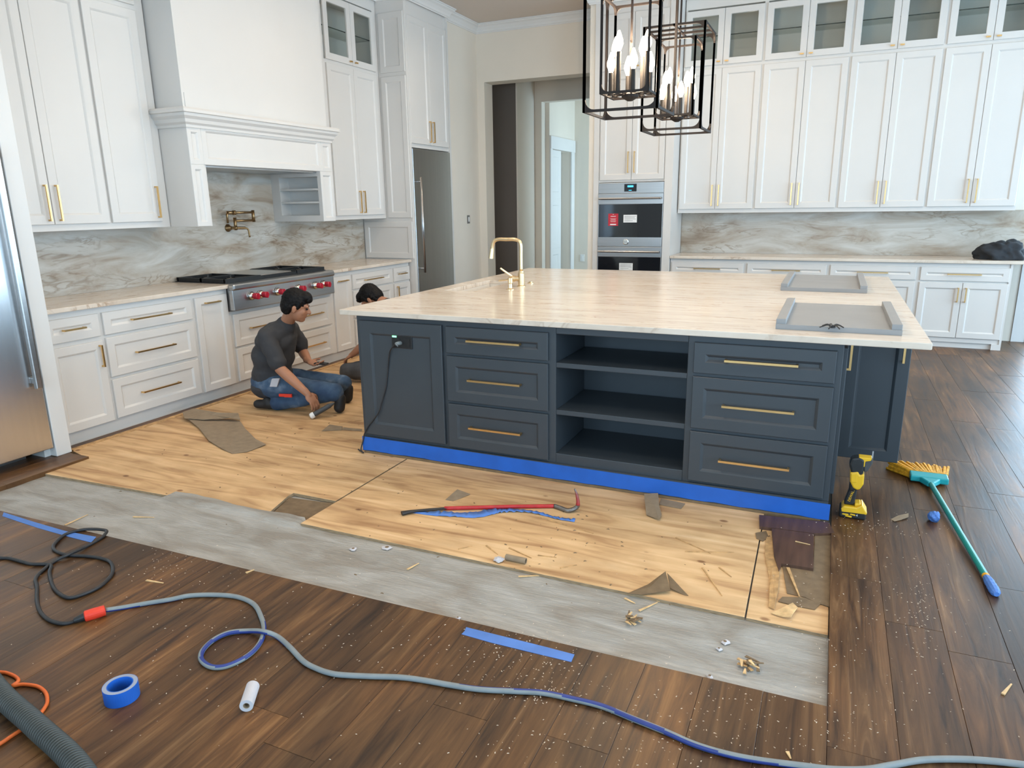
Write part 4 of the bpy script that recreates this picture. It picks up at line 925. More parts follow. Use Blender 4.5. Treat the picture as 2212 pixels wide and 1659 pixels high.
# crumpled strip of blue tape along it
def ribbon(name, label, pts, widths, mat, cat, z=-.013, amp=.006, th=.0012, twist=0):
    P_ = catmull(flpath(pts, z), 8); bm = NB(); A = []; B = []; n_ = len(P_)
    for i, p in enumerate(P_):
        d = (P_[min(i+1, n_-1)]-P_[max(i-1, 0)]).normalized(); s = d.cross(Vector((0,0,1))); t = i/(n_-1)*(len(widths)-1); k = min(int(t), len(widths)-2); w = widths[k]+(widths[k+1]-widths[k])*(t-k)
        zz = amp*abs(mnoise.noise(Vector((i*.35, 2, 1))))
        A.append(bm.verts.new(p+s*w/2+Vector((0,0,zz)))); B.append(bm.verts.new(p-s*w/2+Vector((0,0,amp*abs(mnoise.noise(Vector((i*.4, 7, 4))))))))
    for i in range(n_-1): bm.faces.new((A[i], B[i], B[i+1], A[i+1]))
    o = obj(name, bm, mat, smooth=True); sd = o.modifiers.new('solid', 'SOLIDIFY'); sd.thickness = th
    return tag(o, label, cat)
ribbon('crumpled_tape', 'torn crumpled strip of blue masking tape lying along the crowbar', [(893,1107),(940,1110),(985,1112),(1030,1112),(1065,1105),(1095,1103),(1140,1105),(1180,1113),(1205,1120),(1242,1125)], [.012,.045,.05,.07,.065,.045,.03,.022,.02,.028], ['tape_blue_pale'], 'tape', amp=.016)

# paper and board scraps
def flap(name, label, pts, z, mat, cat, lift=None, th=.002, group=None):
    """flat scrap from its outline on the floor; lift gives the height of each corner"""
    q = from_px(pts, z); bm = NB(); c = Vector((sum(a for a, b in q)/len(q), sum(b for a, b in q)/len(q)))
    lift = lift or [0]*len(q)
    C = bm.verts.new((c.x, c.y, z+.002+sum(lift)/len(lift))); Vv = [bm.verts.new((a, b, z+.001+l)) for (a, b), l in zip(q, lift)]
    for i in range(len(Vv)): bm.faces.new((C, Vv[i], Vv[(i+1) % len(Vv)]))
    bmesh.ops.subdivide_edges(bm, edges=bm.edges[:], cuts=2, use_grid_fill=True)
    for v in bm.verts: v.co.z += .003*abs(mnoise.noise(v.co*14))
    o = obj(name, bm, mat); sd = o.modifiers.new('solid', 'SOLIDIFY'); sd.thickness = th; sd.offset = 1
    return tag(o, label, cat, group)
ZP = -.015
flap('cardboard_sheet', 'large torn grey-brown cardboard sheet with a folded corner on the plywood', [(397,903),(440,911),(500,909),(519,913),(530,930),(553,952),(575,962),(535,977),(502,981),(480,972),(452,955),(430,928)], ZP, 'cardboard_grey', 'cardboard', [.02,.012,.0,.01,.012,.008,.004,.002,0,.006,.006,.01], .003)
flap('cardboard_flap', 'folded-over flap of the torn cardboard sheet on the plywood', [(395,900),(420,896),(470,905),(516,905),(520,915),(497,911),(440,914),(400,912)], ZP, 'cardboard_grey', 'cardboard', [.035,.05,.05,.045,.03,.028,.026,.03], .003)
flap('paper_scrap', 'grey paper scrap lying behind the crowbar shaft', [(962,1080),(988,1061),(1016,1069),(979,1083)], ZP, 'cardboard_grey', 'paper scrap', [0,.01,.004,0])
flap('paper_scrap', 'bent grey paper strip standing on plywood right of the crowbar hook', [(1391,1078),(1421,1077),(1424,1100),(1429,1116),(1424,1127),(1396,1114)], ZP, 'cardboard_grey', 'paper scrap', [.03,.03,.015,.012,.012,.004])
flap('paper_scrap', 'flat grey paper strip tucked against the island foot', [(1428,1078),(1480,1089),(1471,1100),(1424,1091)], ZP, 'cardboard_grey', 'paper scrap')
flap('paper_scrap', 'tent-folded grey paper at the plywood edge by the plastic film', [(1355,1283),(1400,1268),(1437,1253),(1448,1283),(1385,1287)], ZP, 'felt_paper', 'paper scrap', [0,.012,.04,.014,.004])
flap('paper_scrap', 'sliver of grey paper leaning on the tent-folded paper', [(1440,1254),(1487,1288),(1478,1286),(1447,1275)], ZP, 'felt_paper', 'paper scrap', [.035,.002,0,.01])
flap('paper_scrap', 'thin grey scrap beside the island corner outlet cord', [(695,932),(712,918),(740,922),(738,930)], ZP, 'cardboard_grey', 'paper scrap')
flap('paper_scrap', 'dusty grey strip ending under the island corner', [(738,929),(742,924),(782,928),(782,932)], ZP, 'cardboard_grey', 'paper scrap')
flap('paper_scrap', 'torn beige scrap on the hardwood beside the cordless tool', [(1924,1122),(1940,1117),(1962,1114),(1962,1120),(1945,1125),(1932,1127)], 0, 'cardboard_grey', 'paper scrap', [0,.008,.012,.006,.004,.002])
flap('felt_sheet', 'dark brown felt underlay sheet beside the old boards', [(1760,1154),(1802,1158),(1797,1240),(1792,1312),(1765,1303),(1738,1290),(1700,1282),(1690,1222),(1757,1230)], -.0145, 'felt_paper', 'underlay', th=.0015)
flap('felt_sheet', 'dark felt underlay strip peeking out beneath the other sheet', [(1690,1290),(1680,1300),(1720,1310),(1760,1318),(1772,1306),(1738,1292)], -.0155, 'felt_paper', 'underlay', th=.001)
flap('splintered_board', 'long splintered strip of torn plywood beside the old boards', [(1655,1160),(1668,1163),(1673,1200),(1684,1232),(1680,1280),(1672,1318),(1660,1312),(1662,1250),(1652,1200)], -.0145, 'splinter', 'board', [0,.004,.006,.01,.008,.004,0,0,0], .004)
flap('splintered_board', 'broken pale piece of torn plywood at the sheet front edge', [(1665,1325),(1690,1316),(1712,1308),(1722,1318),(1714,1328),(1708,1338),(1690,1334)], -.013, 'splinter_pale', 'board', [0,.006,.012,.012,.01,.008,.004], .004)
def stick(label, a, b, z, w=.010, h=.004, mat='splinter', group='wood slivers on the floor', name='wood_sliver'):
    p, q = onz(*a, z), onz(*b, z); d = (q-p).normalized(); s = d.cross(Vector((0,0,1)))*w/2; bm = NB(); u = Vector((0,0,h))
    hexa(bm, [p-s*.5, q-s*.3, q+s*.3, p+s, p-s*.5+u, q-s*.3+u*.6, q+s*.3+u*.6, p+s+u]); return tag(obj(name, bm, mat), label, 'wood sliver', group)
SL = 'thin broken wood sliver lying on the bare plywood'
for a, b, lb in (((1460,1162),(1535,1196),'long brown wood sliver crossing a pale thin stick on the plywood'),((1481,1192),(1585,1194),'pale thin stick crossed by a brown sliver on the plywood'),((1518,1227),(1560,1288),'longest brown stick beside the joint of the plywood sheets'),((1554,1226),(1580,1247),'short brown stick just beside the longest brown stick on the plywood'),((1164,1117),(1282,1153),'very long thin sliver running out under the crumpled blue tape'),((1100,1184),(1148,1206),'wood sliver lying right behind the small paper tube'),((1162,1200),(1202,1205),'dark wood sliver beside the end of the small paper tube'),((1051,1179),(1075,1198),SL),((732,914),(782,908),'thin pale stick beside the dusty strip at the island corner'),((1210,1228),(1246,1221),SL),((990,1187),(1020,1180),SL)):
    stick(lb, a, b, ZP, group='wood slivers on the floor')
c = onz(1078, 1212, ZP); bm = NB(); bmesh.ops.create_icosphere(bm, subdivisions=3, radius=.022)
for v in bm.verts: v.co = Vector((c.x+v.co.x*(1+.5*mnoise.noise(v.co*90)), c.y+v.co.y*(1+.5*mnoise.noise(v.co*70+Vector((5,0,0)))), ZP+.008+v.co.z*.35*(1+.8*mnoise.noise(v.co*120))))
tag(obj('film_scrap', bm, 'paper_white'), 'small crinkled whitish film scrap beside the paper tube', 'plastic scrap')
for a, b in (((1120,1246),(1185,1243)),((1380,1320),(1420,1302)),((140,1135),(190,1112)),((288,1117),(333,1118)),((879,1231),(905,1217)),((1350,1293),(1372,1304)),((1400,1292),(1425,1300))): stick('thin wood sliver lying on the grey plastic film', a, b, -.027, .012, mat='splinter_pale', group='wood slivers on the plastic film')
for a, b in (((317,1254),(353,1260)),((531,1238),(549,1231)),((2165,1500),(2185,1478)),((1968,1640),(1712,1637)),((1702,1625),(1708,1640))):
    if abs(a[0]-b[0]) < 100: stick('small wood chip lying on the brown hardwood', a, b, 0.0, .014, mat='splinter_pale', group='wood chips on the hardwood')
stick('thin pale sliver on the dark old board', (1718,1170), (1750,1177), .0005, .006, mat='splinter_pale', group=None)
stick('narrow wood stick across the dark felt underlay', (1703,1228), (1727,1290), -.012, .018, .006, group=None)
a, b = onz(1093, 1203, ZP+.014), onz(1136, 1212, ZP+.014); d = (b-a); 
bm = NB(); ringlathe(bm, a, [(.0115,0),(.0135,0),(.0135,d.length),(.0115,d.length)], 20, d); tag(obj('paper_curl', bm, 'cardboard_grey'), 'grey paper curled into a small tube on the plywood', 'paper scrap')
def pile(label, px, py, z, n, s, mat):
    c = onz(px, py, z); r = thing('chip_pile', label, 'wood chips', (c.x, c.y, z))
    for k in range(n):
        a = random.uniform(0, 6.28); p = c+Vector((random.gauss(0, s), random.gauss(0, s*.8), .003+k*.0015)); d = Vector((math.cos(a), math.sin(a), random.uniform(-.15, .15)))*random.uniform(.01, .03); e = d.cross(Vector((0,0,1))).normalized()*.006
        bm = NB(); u = Vector((0,0,.003)); hexa(bm, [p-d-e, p+d-e*.4, p+d+e*.4, p-d+e, p-d-e+u, p+d-e*.4+u, p+d+e*.4+u, p-d+e+u]); obj('chip', bm, mat[k % len(mat)], r)
pile('small pile of pale plywood chips on the film below the paper tent', 1365, 1343, -.028, 12, .012, ['splinter_pale', 'felt_paper'])
pile('small pile of brown torn wood shreds on the film near the hardwood corner', 1612, 1440, -.028, 12, .022, ['splinter', 'felt_paper', 'splinter_pale'])
c = onz(1648, 1160, ZP); bm = NB(); prism(bm, from_px([(1632,1152),(1655,1148),(1660,1160),(1648,1170),(1634,1164)], ZP), ZP, ZP+.003); tag(obj('glue_patch', bm, 'felt_paper'), 'dark grey-brown patch at the joint of the plywood sheets', 'floor patch')
# sawdust crumbs
def crumbs(name, label, spots, z, smin, smax, mat):
    bm = NB()
    for (px, py, sx, sy, n) in spots:
        for k in range(n):
            p = onz(px+random.gauss(0, sx), py+random.gauss(0, sy), z); a = random.uniform(0, 3.14); s = random.uniform(smin, smax); d = Vector((math.cos(a)*s*1.6, math.sin(a)*s*1.6, 0)); e = Vector((-math.sin(a)*s*.6, math.cos(a)*s*.6, 0)); u = Vector((0,0,s*.7))
            v = [bm.verts.new(q) for q in (p-d-e, p+d-e, p+d*.6+e, p-d*.7+e, p+u)]
            for i in range(4): bm.faces.new((v[i], v[(i+1) % 4], v[4]))
    o = obj(name, bm, mat); o['kind'] = 'stuff'; return tag(o, label, 'sawdust')
crumbs('sawdust', 'pale sawdust crumbs scattered over the brown hardwood', [(1150,1440,90,40,130),(1160,1500,60,12,90),(900,1400,250,90,120),(1500,1560,230,70,150),(1850,1300,90,120,130),(1990,1300,12,45,70),(1880,1140,90,14,90),(1960,1330,120,90,100),(350,1215,60,25,70),(500,1290,250,70,90),(1700,1560,200,60,100),(1300,1600,200,40,80),(1120,1390,60,14,60),(300,1480,150,90,40)], .0002, .0008, .0026, 'sawdust_pale')
crumbs('sawdust', 'brown crumbs and grit scattered over the bare plywood', [(900,1040,250,60,40),(1250,1180,200,50,60),(600,960,120,60,30)], ZP, .002, .006, 'felt_paper')
# blue tape ball
c = onz(2018, 1117, .02); bm = NB(); bmesh.ops.create_icosphere(bm, subdivisions=4, radius=.027)
for v in bm.verts: v.co *= 1+.25*mnoise.noise(v.co*60)+.1*mnoise.noise(v.co*150)
bmesh.ops.translate(bm, verts=bm.verts[:], vec=(c.x, c.y, .024)); tag(obj('tape_ball', bm, 'tape_blue_pale'), 'crumpled ball of blue tape on the hardwood beside the broom handle', 'tape ball')

# ------------------------------------------------------------------ broom
r = thing('broom', 'teal broom with orange bristles lying on the dark hardwood', 'broom', (.61, 3.9, 0))
ha, hb = onz(1967, 1032, .03), onz(2050, 1042, .03)
d = (hb-ha); d.z = 0; L = d.length; d.normalize(); s = Vector((-d.y, d.x, 0))
bm = NB()
def bt(u, v, z): return ha+d*u+s*v+Vector((0,0,z-.03))
hexa(bm, [bt(0,0,.012), bt(L,0,.012), bt(L,.075,.008), bt(0,.075,.008), bt(0,0,.045), bt(L,0,.045), bt(L,.075,.05), bt(0,.075,.05)])
hexa(bm, [bt(L*.40,-.07,.015), bt(L*.58,-.07,.015), bt(L*.80,.0,.013), bt(L*.22,.0,.013), bt(L*.42,-.07,.043), bt(L*.56,-.07,.043), bt(L*.78,.0,.044), bt(L*.24,.0,.044)])
obj('head', bm, 'broom_teal', r, bevel=.006)
bm = NB(); rng = random.Random(3)
for row in range(5):
    for k in range(26):
        u = L*(k+.5)/26; p = bt(u, .073, .012+.008*row); sp = (k-9)/26
        tip = bt(u-.10*max(0, (16-k)/16)+rng.uniform(-.01, .01)+.02*max(0, (k-20)/6), .20+rng.uniform(-.02, .015)-.02*abs(sp), .004+.011*row+rng.uniform(-.002,.006)); cyl(bm, p, tip, .0075, .009, 5)
obj('bristles', bm, 'bristle', r)
tip = onz(2153, 1284, .014); st = bt(L*.49, -.05, .03); dv = (tip-st)
bm = NB(); cyl(bm, st, st+dv*.90, .0135, n=14); obj('handle', bm, 'broom_handle', r, smooth=False)
bm = NB(); pp = [st+dv*(.885+.0115*i) for i in range(11)]; tube(bm, pp, .02, 10, radii=[.0145,.0165,.018,.0195,.018,.020,.019,.0205,.019,.018,.010]); obj('tape_wrap', bm, 'tape_blue_pale', r)
bm = NB(); cyl(bm, st+dv*.872, st+dv*.886, .0148, n=14); obj('collar', bm, 'bristle', r)

# ------------------------------------------------------------------ cordless oscillating tool standing on its battery
TY = 3.655
r = thing('cordless_tool', 'yellow and black cordless oscillating tool standing on its battery by the island corner', 'power tool', (.205, TY, 0))
def tprism(pts, hw, mat, name, bev=.006, dy=0, parent=None):
    bm = NB(); q = [ony(a, b, TY) for a, b in pts]
    A = [bm.verts.new((p.x, TY-hw+dy, p.z)) for p in q]; B = [bm.verts.new((p.x, TY+hw+dy, p.z)) for p in q]
    bridge(bm, A, B); bm.faces.new(A[::-1]); bm.faces.new(B); return obj(name, bm, mat, parent or r, bevel=bev)
bm = NB(); box(bm, .143, .262, TY-.042, TY+.042, .001, .05); obj('battery', bm, 'tool_black', r, bevel=.008)
tprism([(1816,1092),(1822,1086),(1850,1090),(1862,1084),(1872,1101),(1872,1106),(1816,1099)], .043, 'tool_yellow', 'battery_cap')
tprism([(1822,1086),(1836,1050),(1852,1052),(1845,1088)], .024, 'tool_black', 'handle', .008)
tprism([(1833,1058),(1836,1040),(1838,1015),(1834,1000),(1840,986),(1857,984),(1868,990),(1866,1012),(1862,1030),(1855,1055)], .030, 'tool_black', 'motor_housing', .01)
tprism([(1836,1016),(1854,1014),(1857,1021),(1867,1020),(1865,1042),(1857,1053),(1850,1054),(1842,1049),(1836,1036)], .034, 'tool_yellow', 'yellow_shell', .008)
tprism([(1838,1018),(1852,1017),(1851,1037),(1838,1036)], .037, 'tool_yellow', 'side_plate', .003)
tprism([(1855,984),(1884,987),(1880,993),(1869,994),(1867,1006),(1861,1005),(1861,993),(1854,990)], .026, 'tool_yellow', 'clamp_lever', .004)
tprism([(1866,994),(1886,990),(1884,1000),(1874,1016),(1866,1018)], .018, 'tool_grey', 'tool_head', .005)
tprism([(1846,1083),(1858,1083),(1860,1089),(1846,1090)], .03, 'tool_yellow', 'release_button', .004)
bm = NB()
for (u0, z0, u1, z1) in ((.155,.018,.185,.030),(.170,.010,.200,.022),(.190,.022,.215,.032)):
    hexa(bm, [(u0,TY-.0428,z0),(u1,TY-.0428,z0-.004),(u1,TY-.0415,z0-.004),(u0,TY-.0415,z0),(u0+.004,TY-.0428,z0+.006),(u1,TY-.0428,z1-.006),(u1,TY-.0415,z1-.006),(u0+.004,TY-.0415,z0+.006)])
obj('battery_stripe', bm, 'tool_yellow', r)
def text(body, size, mat, parent, loc, rot, name='lettering'):
    cu = bpy.data.curves.new('txt', 'FONT'); cu.body = body; cu.size = size; cu.align_x = 'CENTER'; cu.align_y = 'CENTER'; cu.extrude = .0005
    to = bpy.data.objects.new('txt', cu); COL.objects.link(to); dg = bpy.context.evaluated_depsgraph_get(); me = bpy.data.meshes.new_from_object(to.evaluated_get(dg))
    bpy.data.objects.remove(to, do_unlink=True); me.materials.clear(); me.transform(Matrix.Translation(loc) @ rot.to_matrix().to_4x4()); return link_obj(name, me, mat, parent)
from mathutils import Euler
pm = ony(1838, 1066, TY); text('DEWALT', .017, 'tool_yellow', r, Vector((pm.x+.002, TY-.0248, pm.z)), Euler((math.pi/2, -math.radians(76), 0), 'XYZ'))
text('4', .016, 'label_white', r, Vector((.222, TY-.0428, .022)), Euler((math.pi/2, 0, 0), 'XYZ'))

# ------------------------------------------------------------------ people
def b_cap(bm, p0, p1, r0, r1, n=14):
    """tapered capsule"""
    p0, p1 = Vector(p0), Vector(p1); d = (p1-p0); L = d.length; d.normalize(); a = d.orthogonal().normalized(); b = d.cross(a); rs = []
    prof = [(r0*math.sin(t), -r0*math.cos(t)) for t in [math.pi/2*k/5 for k in range(6)]] + [(r1*math.cos(t), L+r1*math.sin(t)) for t in [math.pi/2*k/5 for k in range(6)]]
    for rr, h in prof: rs.append([bm.verts.new(p0+d*h+(a*math.cos(t)+b*math.sin(t))*max(rr, 1e-4)) for t in [2*math.pi*i/n for i in range(n)]])
    for A, B in zip(rs, rs[1:]): bridge(bm, A, B)
    bm.faces.new(rs[0][::-1]); bm.faces.new(rs[-1])
def b_ell(bm, c, rad, axes):
    res = bmesh.ops.create_uvsphere(bm, u_segments=24, v_segments=16, radius=1)
    for v in res['verts']: v.co = Vector(c)+axes[0]*(v.co.x*rad[0])+axes[1]*(v.co.y*rad[1])+axes[2]*(v.co.z*rad[2])
def blob(name, build, voxel, mat, parent, smooth_it=6, wrinkle=None):
    bm = NB(); build(bm); bmesh.ops.recalc_face_normals(bm, faces=bm.faces[:])
    me = bpy.data.meshes.new('tmp'); bm.to_mesh(me); bm.free(); o = bpy.data.objects.new('tmp', me); COL.objects.link(o)
    md = o.modifiers.new('r', 'REMESH'); md.mode = 'VOXEL'; md.voxel_size = voxel
    ms = o.modifiers.new('s', 'SMOOTH'); ms.factor = .5; ms.iterations = smooth_it
    dg = bpy.context.evaluated_depsgraph_get(); m2 = bpy.data.meshes.new_from_object(o.evaluated_get(dg)); bpy.data.objects.remove(o, do_unlink=True)
    m2.name = name
    if wrinkle:
        m2.update(); ns = [v.normal.copy() for v in m2.vertices]
        for v, nn in zip(m2.vertices, ns): v.co += nn*wrinkle(v.co)
    m2.materials.clear(); return link_obj(name, m2, mat, parent, True)
class Body:
    """local frame: f forward, r to the person's right, u up"""
    def __init__(s, o, th):
        s.o = Vector(o); s.f = Vector((math.cos(th), math.sin(th), 0)); s.r = Vector((math.sin(th), -math.cos(th), 0)); s.u = Vector((0,0,1))
    def P(s, a, b, c): return s.o+s.f*a+s.r*b+s.u*c
    @property
    def ax(s): return (s.f, s.r, s.u)
def hand(bm, wrist, d, n, side, curl, k=1.0):
    """palm and five fingers: d = direction of the fingers, n = palm normal (palm side), side = towards the thumb"""
    d, n, side = d.normalized(), n.normalized(), side.normalized()
    pc = wrist+d*.045
    b_ell(bm, pc, (.048*k, .040*k, .016*k), (d, side, n)); b_cap(bm, wrist-d*.03, wrist+d*.02, .026*k, .024*k)
    for i, (off, L) in enumerate(((.030,.072),(.010,.080),(-.011,.074),(-.031,.058))):
        p = pc+d*.036+side*off*k; dirn = d; rr = .0092*k
        for seg, fr_ in enumerate((.45,.32,.23)):
            c = curl*(.6 if seg == 0 else 1.0); dirn = (dirn*math.cos(c)+n*math.sin(c)).normalized(); n2 = (n*math.cos(c)-d*math.sin(c)*0).normalized()
            q = p+dirn*L*fr_*k; b_cap(bm, p, q, rr, rr*.92); p = q; rr *= .92
    p = wrist+d*.018+side*.028*k; t1 = p+(d*.6+side*.75+n*.3).normalized()*.035*k; t2 = t1+(d*.95+side*.1+n*.5).normalized()*.030*k
    b_cap(bm, p, t1, .012*k, .0105*k); b_cap(bm, t1, t2, .0105*k, .009*k)
def person(label, B, J, headth, headpitch, shirt, pants, fingers=True):
    root = thing('person', label, 'person', tuple(B.P(0, 0, -.015)))
    P = B.P; H = P(*J['head'])
    hf = Vector((math.cos(headth)*math.cos(headpitch), math.sin(headth)*math.cos(headpitch), -math.sin(headpitch))); hr = Vector((math.sin(headth), -math.cos(headth), 0)); hu = hr.cross(hf).normalized(); HA = (hf, hr, hu)
    hp_ = lambda a, b, c: H+hf*a+hr*b+hu*c
    def skin(bm):
        b_ell(bm, hp_(-.012, 0, .022), (.094, .076, .098), HA)             # skull
        b_ell(bm, hp_(.030, 0, -.035), (.062, .060, .078), HA)             # face
        b_ell(bm, hp_(.052, 0, -.085), (.034, .036, .028), HA)             # chin
        b_cap(bm, hp_(.082, 0, .008), hp_(.106, 0, -.026), .010, .0135)    # nose
        b_cap(bm, hp_(.095, .010, -.030), hp_(.095, -.010, -.030), .009, .009)
        b_cap(bm, hp_(.080, .018, -.058), hp_(.080, -.018, -.058), .009, .009); b_cap(bm, hp_(.077, .016, -.070), hp_(.077, -.016, -.070), .008, .008)
        b_cap(bm, hp_(.076, .042, .022), hp_(.076, -.042, .022), .013, .013)   # brow
        for s in (1, -1):
            b_ell(bm, hp_(-.008, s*.078, -.018), (.017, .008, .030), HA); b_ell(bm, hp_(-.014, s*.083, -.012), (.012, .006, .020), HA)
            b_ell(bm, hp_(.050, s*.040, -.030), (.026, .020, .028), HA)
        b_cap(bm, hp_(-.022, 0, -.045), P(*J['neck']), .052, .054)
        b_cap(bm, P(*J['neck']), P(*J['chest']), .052, .085); b_cap(bm, P(*J['chest']), P(*J['pelvis']), .11, .11)
        for sd, s in (('R', 1), ('L', -1)):
            sh, el, wr = P(*J['sh'+sd]), P(*J['el'+sd]), P(*J['wr'+sd])
            b_cap(bm, P(*J['chest']), sh, .075, .050); b_cap(bm, sh, el, .050, .040); b_cap(bm, el, el.lerp(wr, .35), .041, .041); b_cap(bm, el.lerp(wr, .35), wr, .041, .026)
            d, n, side = [B.f*q[0]+B.r*q[1]+B.u*q[2] for q in J['hand'+sd]]
            hand(bm, wr, d, n, side, J['curl'+sd])
    blob('body', skin, .0048, 'skin', root, 3)
    def hair(bm):
        b_ell(bm, hp_(-.022, 0, .040), (.100, .086, .098), HA); b_ell(bm, hp_(-.060, 0, -.005), (.060, .076, .080), HA); b_ell(bm, hp_(.045, 0, .085), (.055, .066, .044), HA)
        b_cap(bm, hp_(.075, .030, .072), hp_(.078, -.030, .072), .026, .026)
        for s in (1, -1): b_cap(bm, hp_(.022, s*.066, .045), hp_(.012, s*.070, -.002), .020, .014); b_cap(bm, hp_(-.045, s*.062, -.01), hp_(-.050, s*.052, -.055), .026, .018)
    blob('hair', hair, .005, 'hair', root, 3, lambda c: .0035*mnoise.noise(c*70)+.002*mnoise.noise(c*160))
    for s in (1, -1):
        bm = NB(); b_ell(bm, hp_(.081, s*.030, .001), (.010, .013, .006), HA); e = obj('eye', bm, 'eye_dark', root, smooth=True)
        bm = NB(); b_cap(bm, hp_(.086, s*.016, .024), hp_(.078, s*.048, .026), .0055, .004); obj('eyebrow', bm, 'hair', root, smooth=True)
    bm = NB(); b_cap(bm, hp_(.0865, .016, -.064), hp_(.0865, -.016, -.064), .0035, .0035); obj('mouth', bm, 'lips', root, smooth=True)
    def tee(bm):
        for c, rd in J['torso']: b_ell(bm, P(*c), rd, B.ax)
        b_cap(bm, P(*J['pelvis']), P(*J['chest']), .135, .145)
        nk = P(*J['neck'])
        for sd in 'RL':
            sh, el = P(*J['sh'+sd]), P(*J['el'+sd]); b_cap(bm, P(*J['chest']).lerp(nk, .55), sh, .085, .074); b_cap(bm, sh, sh.lerp(el, .78), .072, .066)
        b_cap(bm, P(*J['chest']), nk.lerp(P(*J['chest']), .20), .125, .078)
    blob('t_shirt', tee, .0085, shirt, root, 8, lambda c: .011*mnoise.noise(Vector((c.x*6, c.y*6, c.z*15)))+.005*mnoise.noise(Vector((c.x*14+c.z*10, c.y*14, c.z*22))))
    def jeans(bm):
        b_ell(bm, P(J['pelvis'][0]-.01, J['pelvis'][1], J['pelvis'][2]-.02), (.155, .185, .13), B.ax)
        for sd in 'RL':
            hp0, kn, an = P(*J['hip'+sd]), P(*J['kn'+sd]), P(*J['an'+sd]); b_cap(bm, hp0, kn, .098, .072); b_cap(bm, kn, an, .068, .055); b_ell(bm, kn, (.078, .07, .075), B.ax)
    blob('jeans', jeans, .0085, pants, root, 8, lambda c: .006*mnoise.noise(Vector((c.x*9, c.y*9, c.z*16)))+.003*mnoise.noise(c*25))
    for sd in 'RL':
        an = P(*J['an'+sd])
        blob('shoe', lambda bm: (b_cap(bm, an+B.u*.0, an-B.f*.06+B.u*.0, .042, .046), b_cap(bm, an-B.f*.05, an-B.f*.07+B.u*.02, .044, .04), b_cap(bm, an-B.f*.02-B.u*.005, an-B.f*.16-B.u*.008, .04, .036)), .009, 'shoe_black', root, 5)
    return root, HA, hp_
B1 = Body((-3.985, 4.215, -.015), math.radians(14))
J1 = dict(head=(.262,.045,.815), neck=(.155,.015,.685), chest=(.055,0,.545), pelvis=(-.02,0,.23),
    shR=(.07,.185,.585), elR=(.185,.245,.365), wrR=(.405,.275,.185), shL=(.085,-.185,.585), elL=(.12,-.26,.40), wrL=(.235,-.13,.345),
    handR=((.62,.05,-.78),(-.75,-.35,-.5),(.45,-.85,.2)), curlR=.62, handL=((.85,.35,-.2),(.15,.1,.95),(.35,-.85,.1)), curlL=.5,
    hipR=(.02,.10,.195), knR=(.555,.135,.165), anR=(.06,.125,.052), hipL=(.02,-.10,.195), knL=(.50,-.15,.16), anL=(.06,-.13,.052),
    torso=[((-.02,0,.26),(.150,.185,.17)),((.0,0,.40),(.158,.190,.17)),((.045,0,.535),(.148,.195,.135)),((.07,0,.60),(.11,.17,.075)),((-.045,0,.17),(.135,.18,.10))])
p1, HA1, hp1 = person('man in a charcoal t-shirt and blue jeans kneeling on plywood, looking down', B1, J1, math.radians(36), math.radians(18), 'shirt', 'denim')
# knee pad, pocket things
P = B1.P
for sd, off in (('R', .135), ('L', -.15)):
    kx = J1['kn'+sd]
    blob('knee_pad', lambda bm: (b_cap(bm, P(kx[0]+.035, off, .045), P(kx[0]+.050, off, .12), .044, .040),), .008, 'shoe_black', p1, 4)
bm = NB(); b = P(.20, .205, .175)
fr_ = Fr(P(0, 0, 0), B1.f, B1.r)
fbox(bm, fr_, .14, .245, .138, .160, .205, .222); fbox(bm, fr_, .18, .245, .134, .140, .205, .22); k = tag(obj('utility_knife', bm, 'plug_red', bevel=.006), 'red folding knife tucked in the pocket of the kneeling man', 'knife')
bm = NB(); hexa(bm, [P(.07,.205,.215),P(.13,.208,.215),P(.13,.222,.215),P(.07,.222,.215),P(.085,.190,.275),P(.15,.192,.28),P(.15,.204,.28),P(.085,.204,.275)]); tag(obj('paper_pad', bm, 'paper_white', bevel=.003), 'white paper pad sticking out of the jeans pocket of the kneeling man', 'paper')
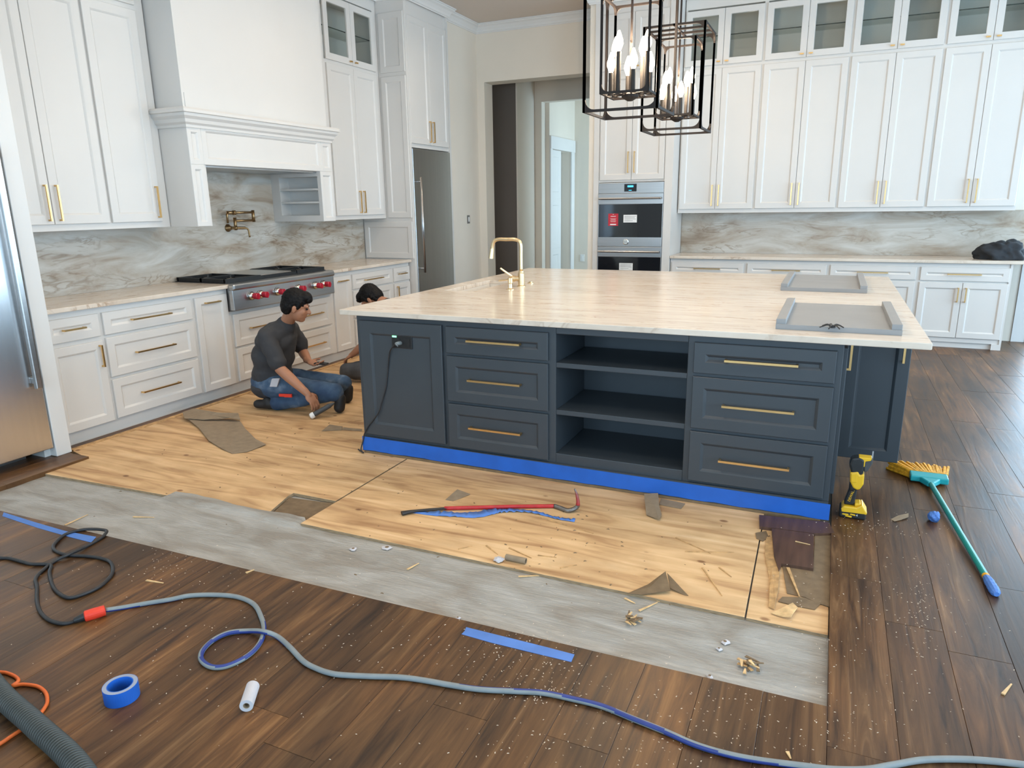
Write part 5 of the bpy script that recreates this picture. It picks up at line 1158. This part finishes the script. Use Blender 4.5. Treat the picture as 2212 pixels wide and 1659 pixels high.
# phone in the far hand
bm = NB(); q = P(.335,-.10,.335)
fr_ = Fr(q, (B1.f*.9+B1.r*.25).normalized(), B1.r); fbox(bm, fr_, -.035, .085, -.004, .006, -.033, .033); tag(obj('phone', bm, 'tool_black', bevel=.004), 'dark phone in the lap hand of the kneeling man', 'phone')
# tool with a white end in the near hand
hd = P(.485, .285, .085)
r = thing('sealant_tube', 'grey tube with a white end held near the floor by the kneeling man', 'tube', tuple(hd))
dv = (B1.f*.55-B1.r*.35+Vector((0,0,.30))).normalized(); a0 = P(.455,.315,.030)
bm = NB(); cyl(bm, a0, a0+dv*.14, .020, .018, 16); cyl(bm, a0+dv*.14, a0+dv*.18, .018, .006, 12); obj('barrel', bm, 'tool_grey', r, smooth=False)
bm = NB(); lathe(bm, a0+dv*.004, -dv, [(.0235,-.006),(.024,.014),(.020,.024),(.008,.028)], 16); obj('cap', bm, 'label_white', r)

B2 = Body((-3.42, 5.32, -.015), math.radians(184))
J2 = dict(head=(.375,.02,.735), neck=(.225,.01,.70), chest=(.09,0,.57), pelvis=(-.03,0,.23),
    shR=(.11,.18,.60), elR=(.25,.24,.38), wrR=(.46,.16,.24), shL=(.11,-.18,.60), elL=(.27,-.24,.40), wrL=(.49,-.17,.25),
    handR=((.8,-.1,-.5),(-.4,-.2,-.8),(.2,-.9,.1)), curlR=.5, handL=((.8,.1,-.5),(-.4,.2,-.8),(.2,.9,.1)), curlL=.5,
    hipR=(.0,.10,.195), knR=(.53,.16,.13), anR=(.05,.125,.052), hipL=(.0,-.10,.195), knL=(.545,-.19,.095), anL=(.05,-.15,.052),
    torso=[((-.02,0,.26),(.150,.185,.17)),((.03,0,.41),(.15,.190,.17)),((.08,0,.55),(.145,.195,.135)),((.11,0,.62),(.11,.17,.07)),((-.045,0,.17),(.135,.18,.10))])
person('bent-over man in grey jeans kneeling beyond the island corner, head down', B2, J2, math.radians(190), math.radians(48), 'shirt', 'denim_grey')

for o in bpy.data.objects:
    if '_o' in o: del o['_o']
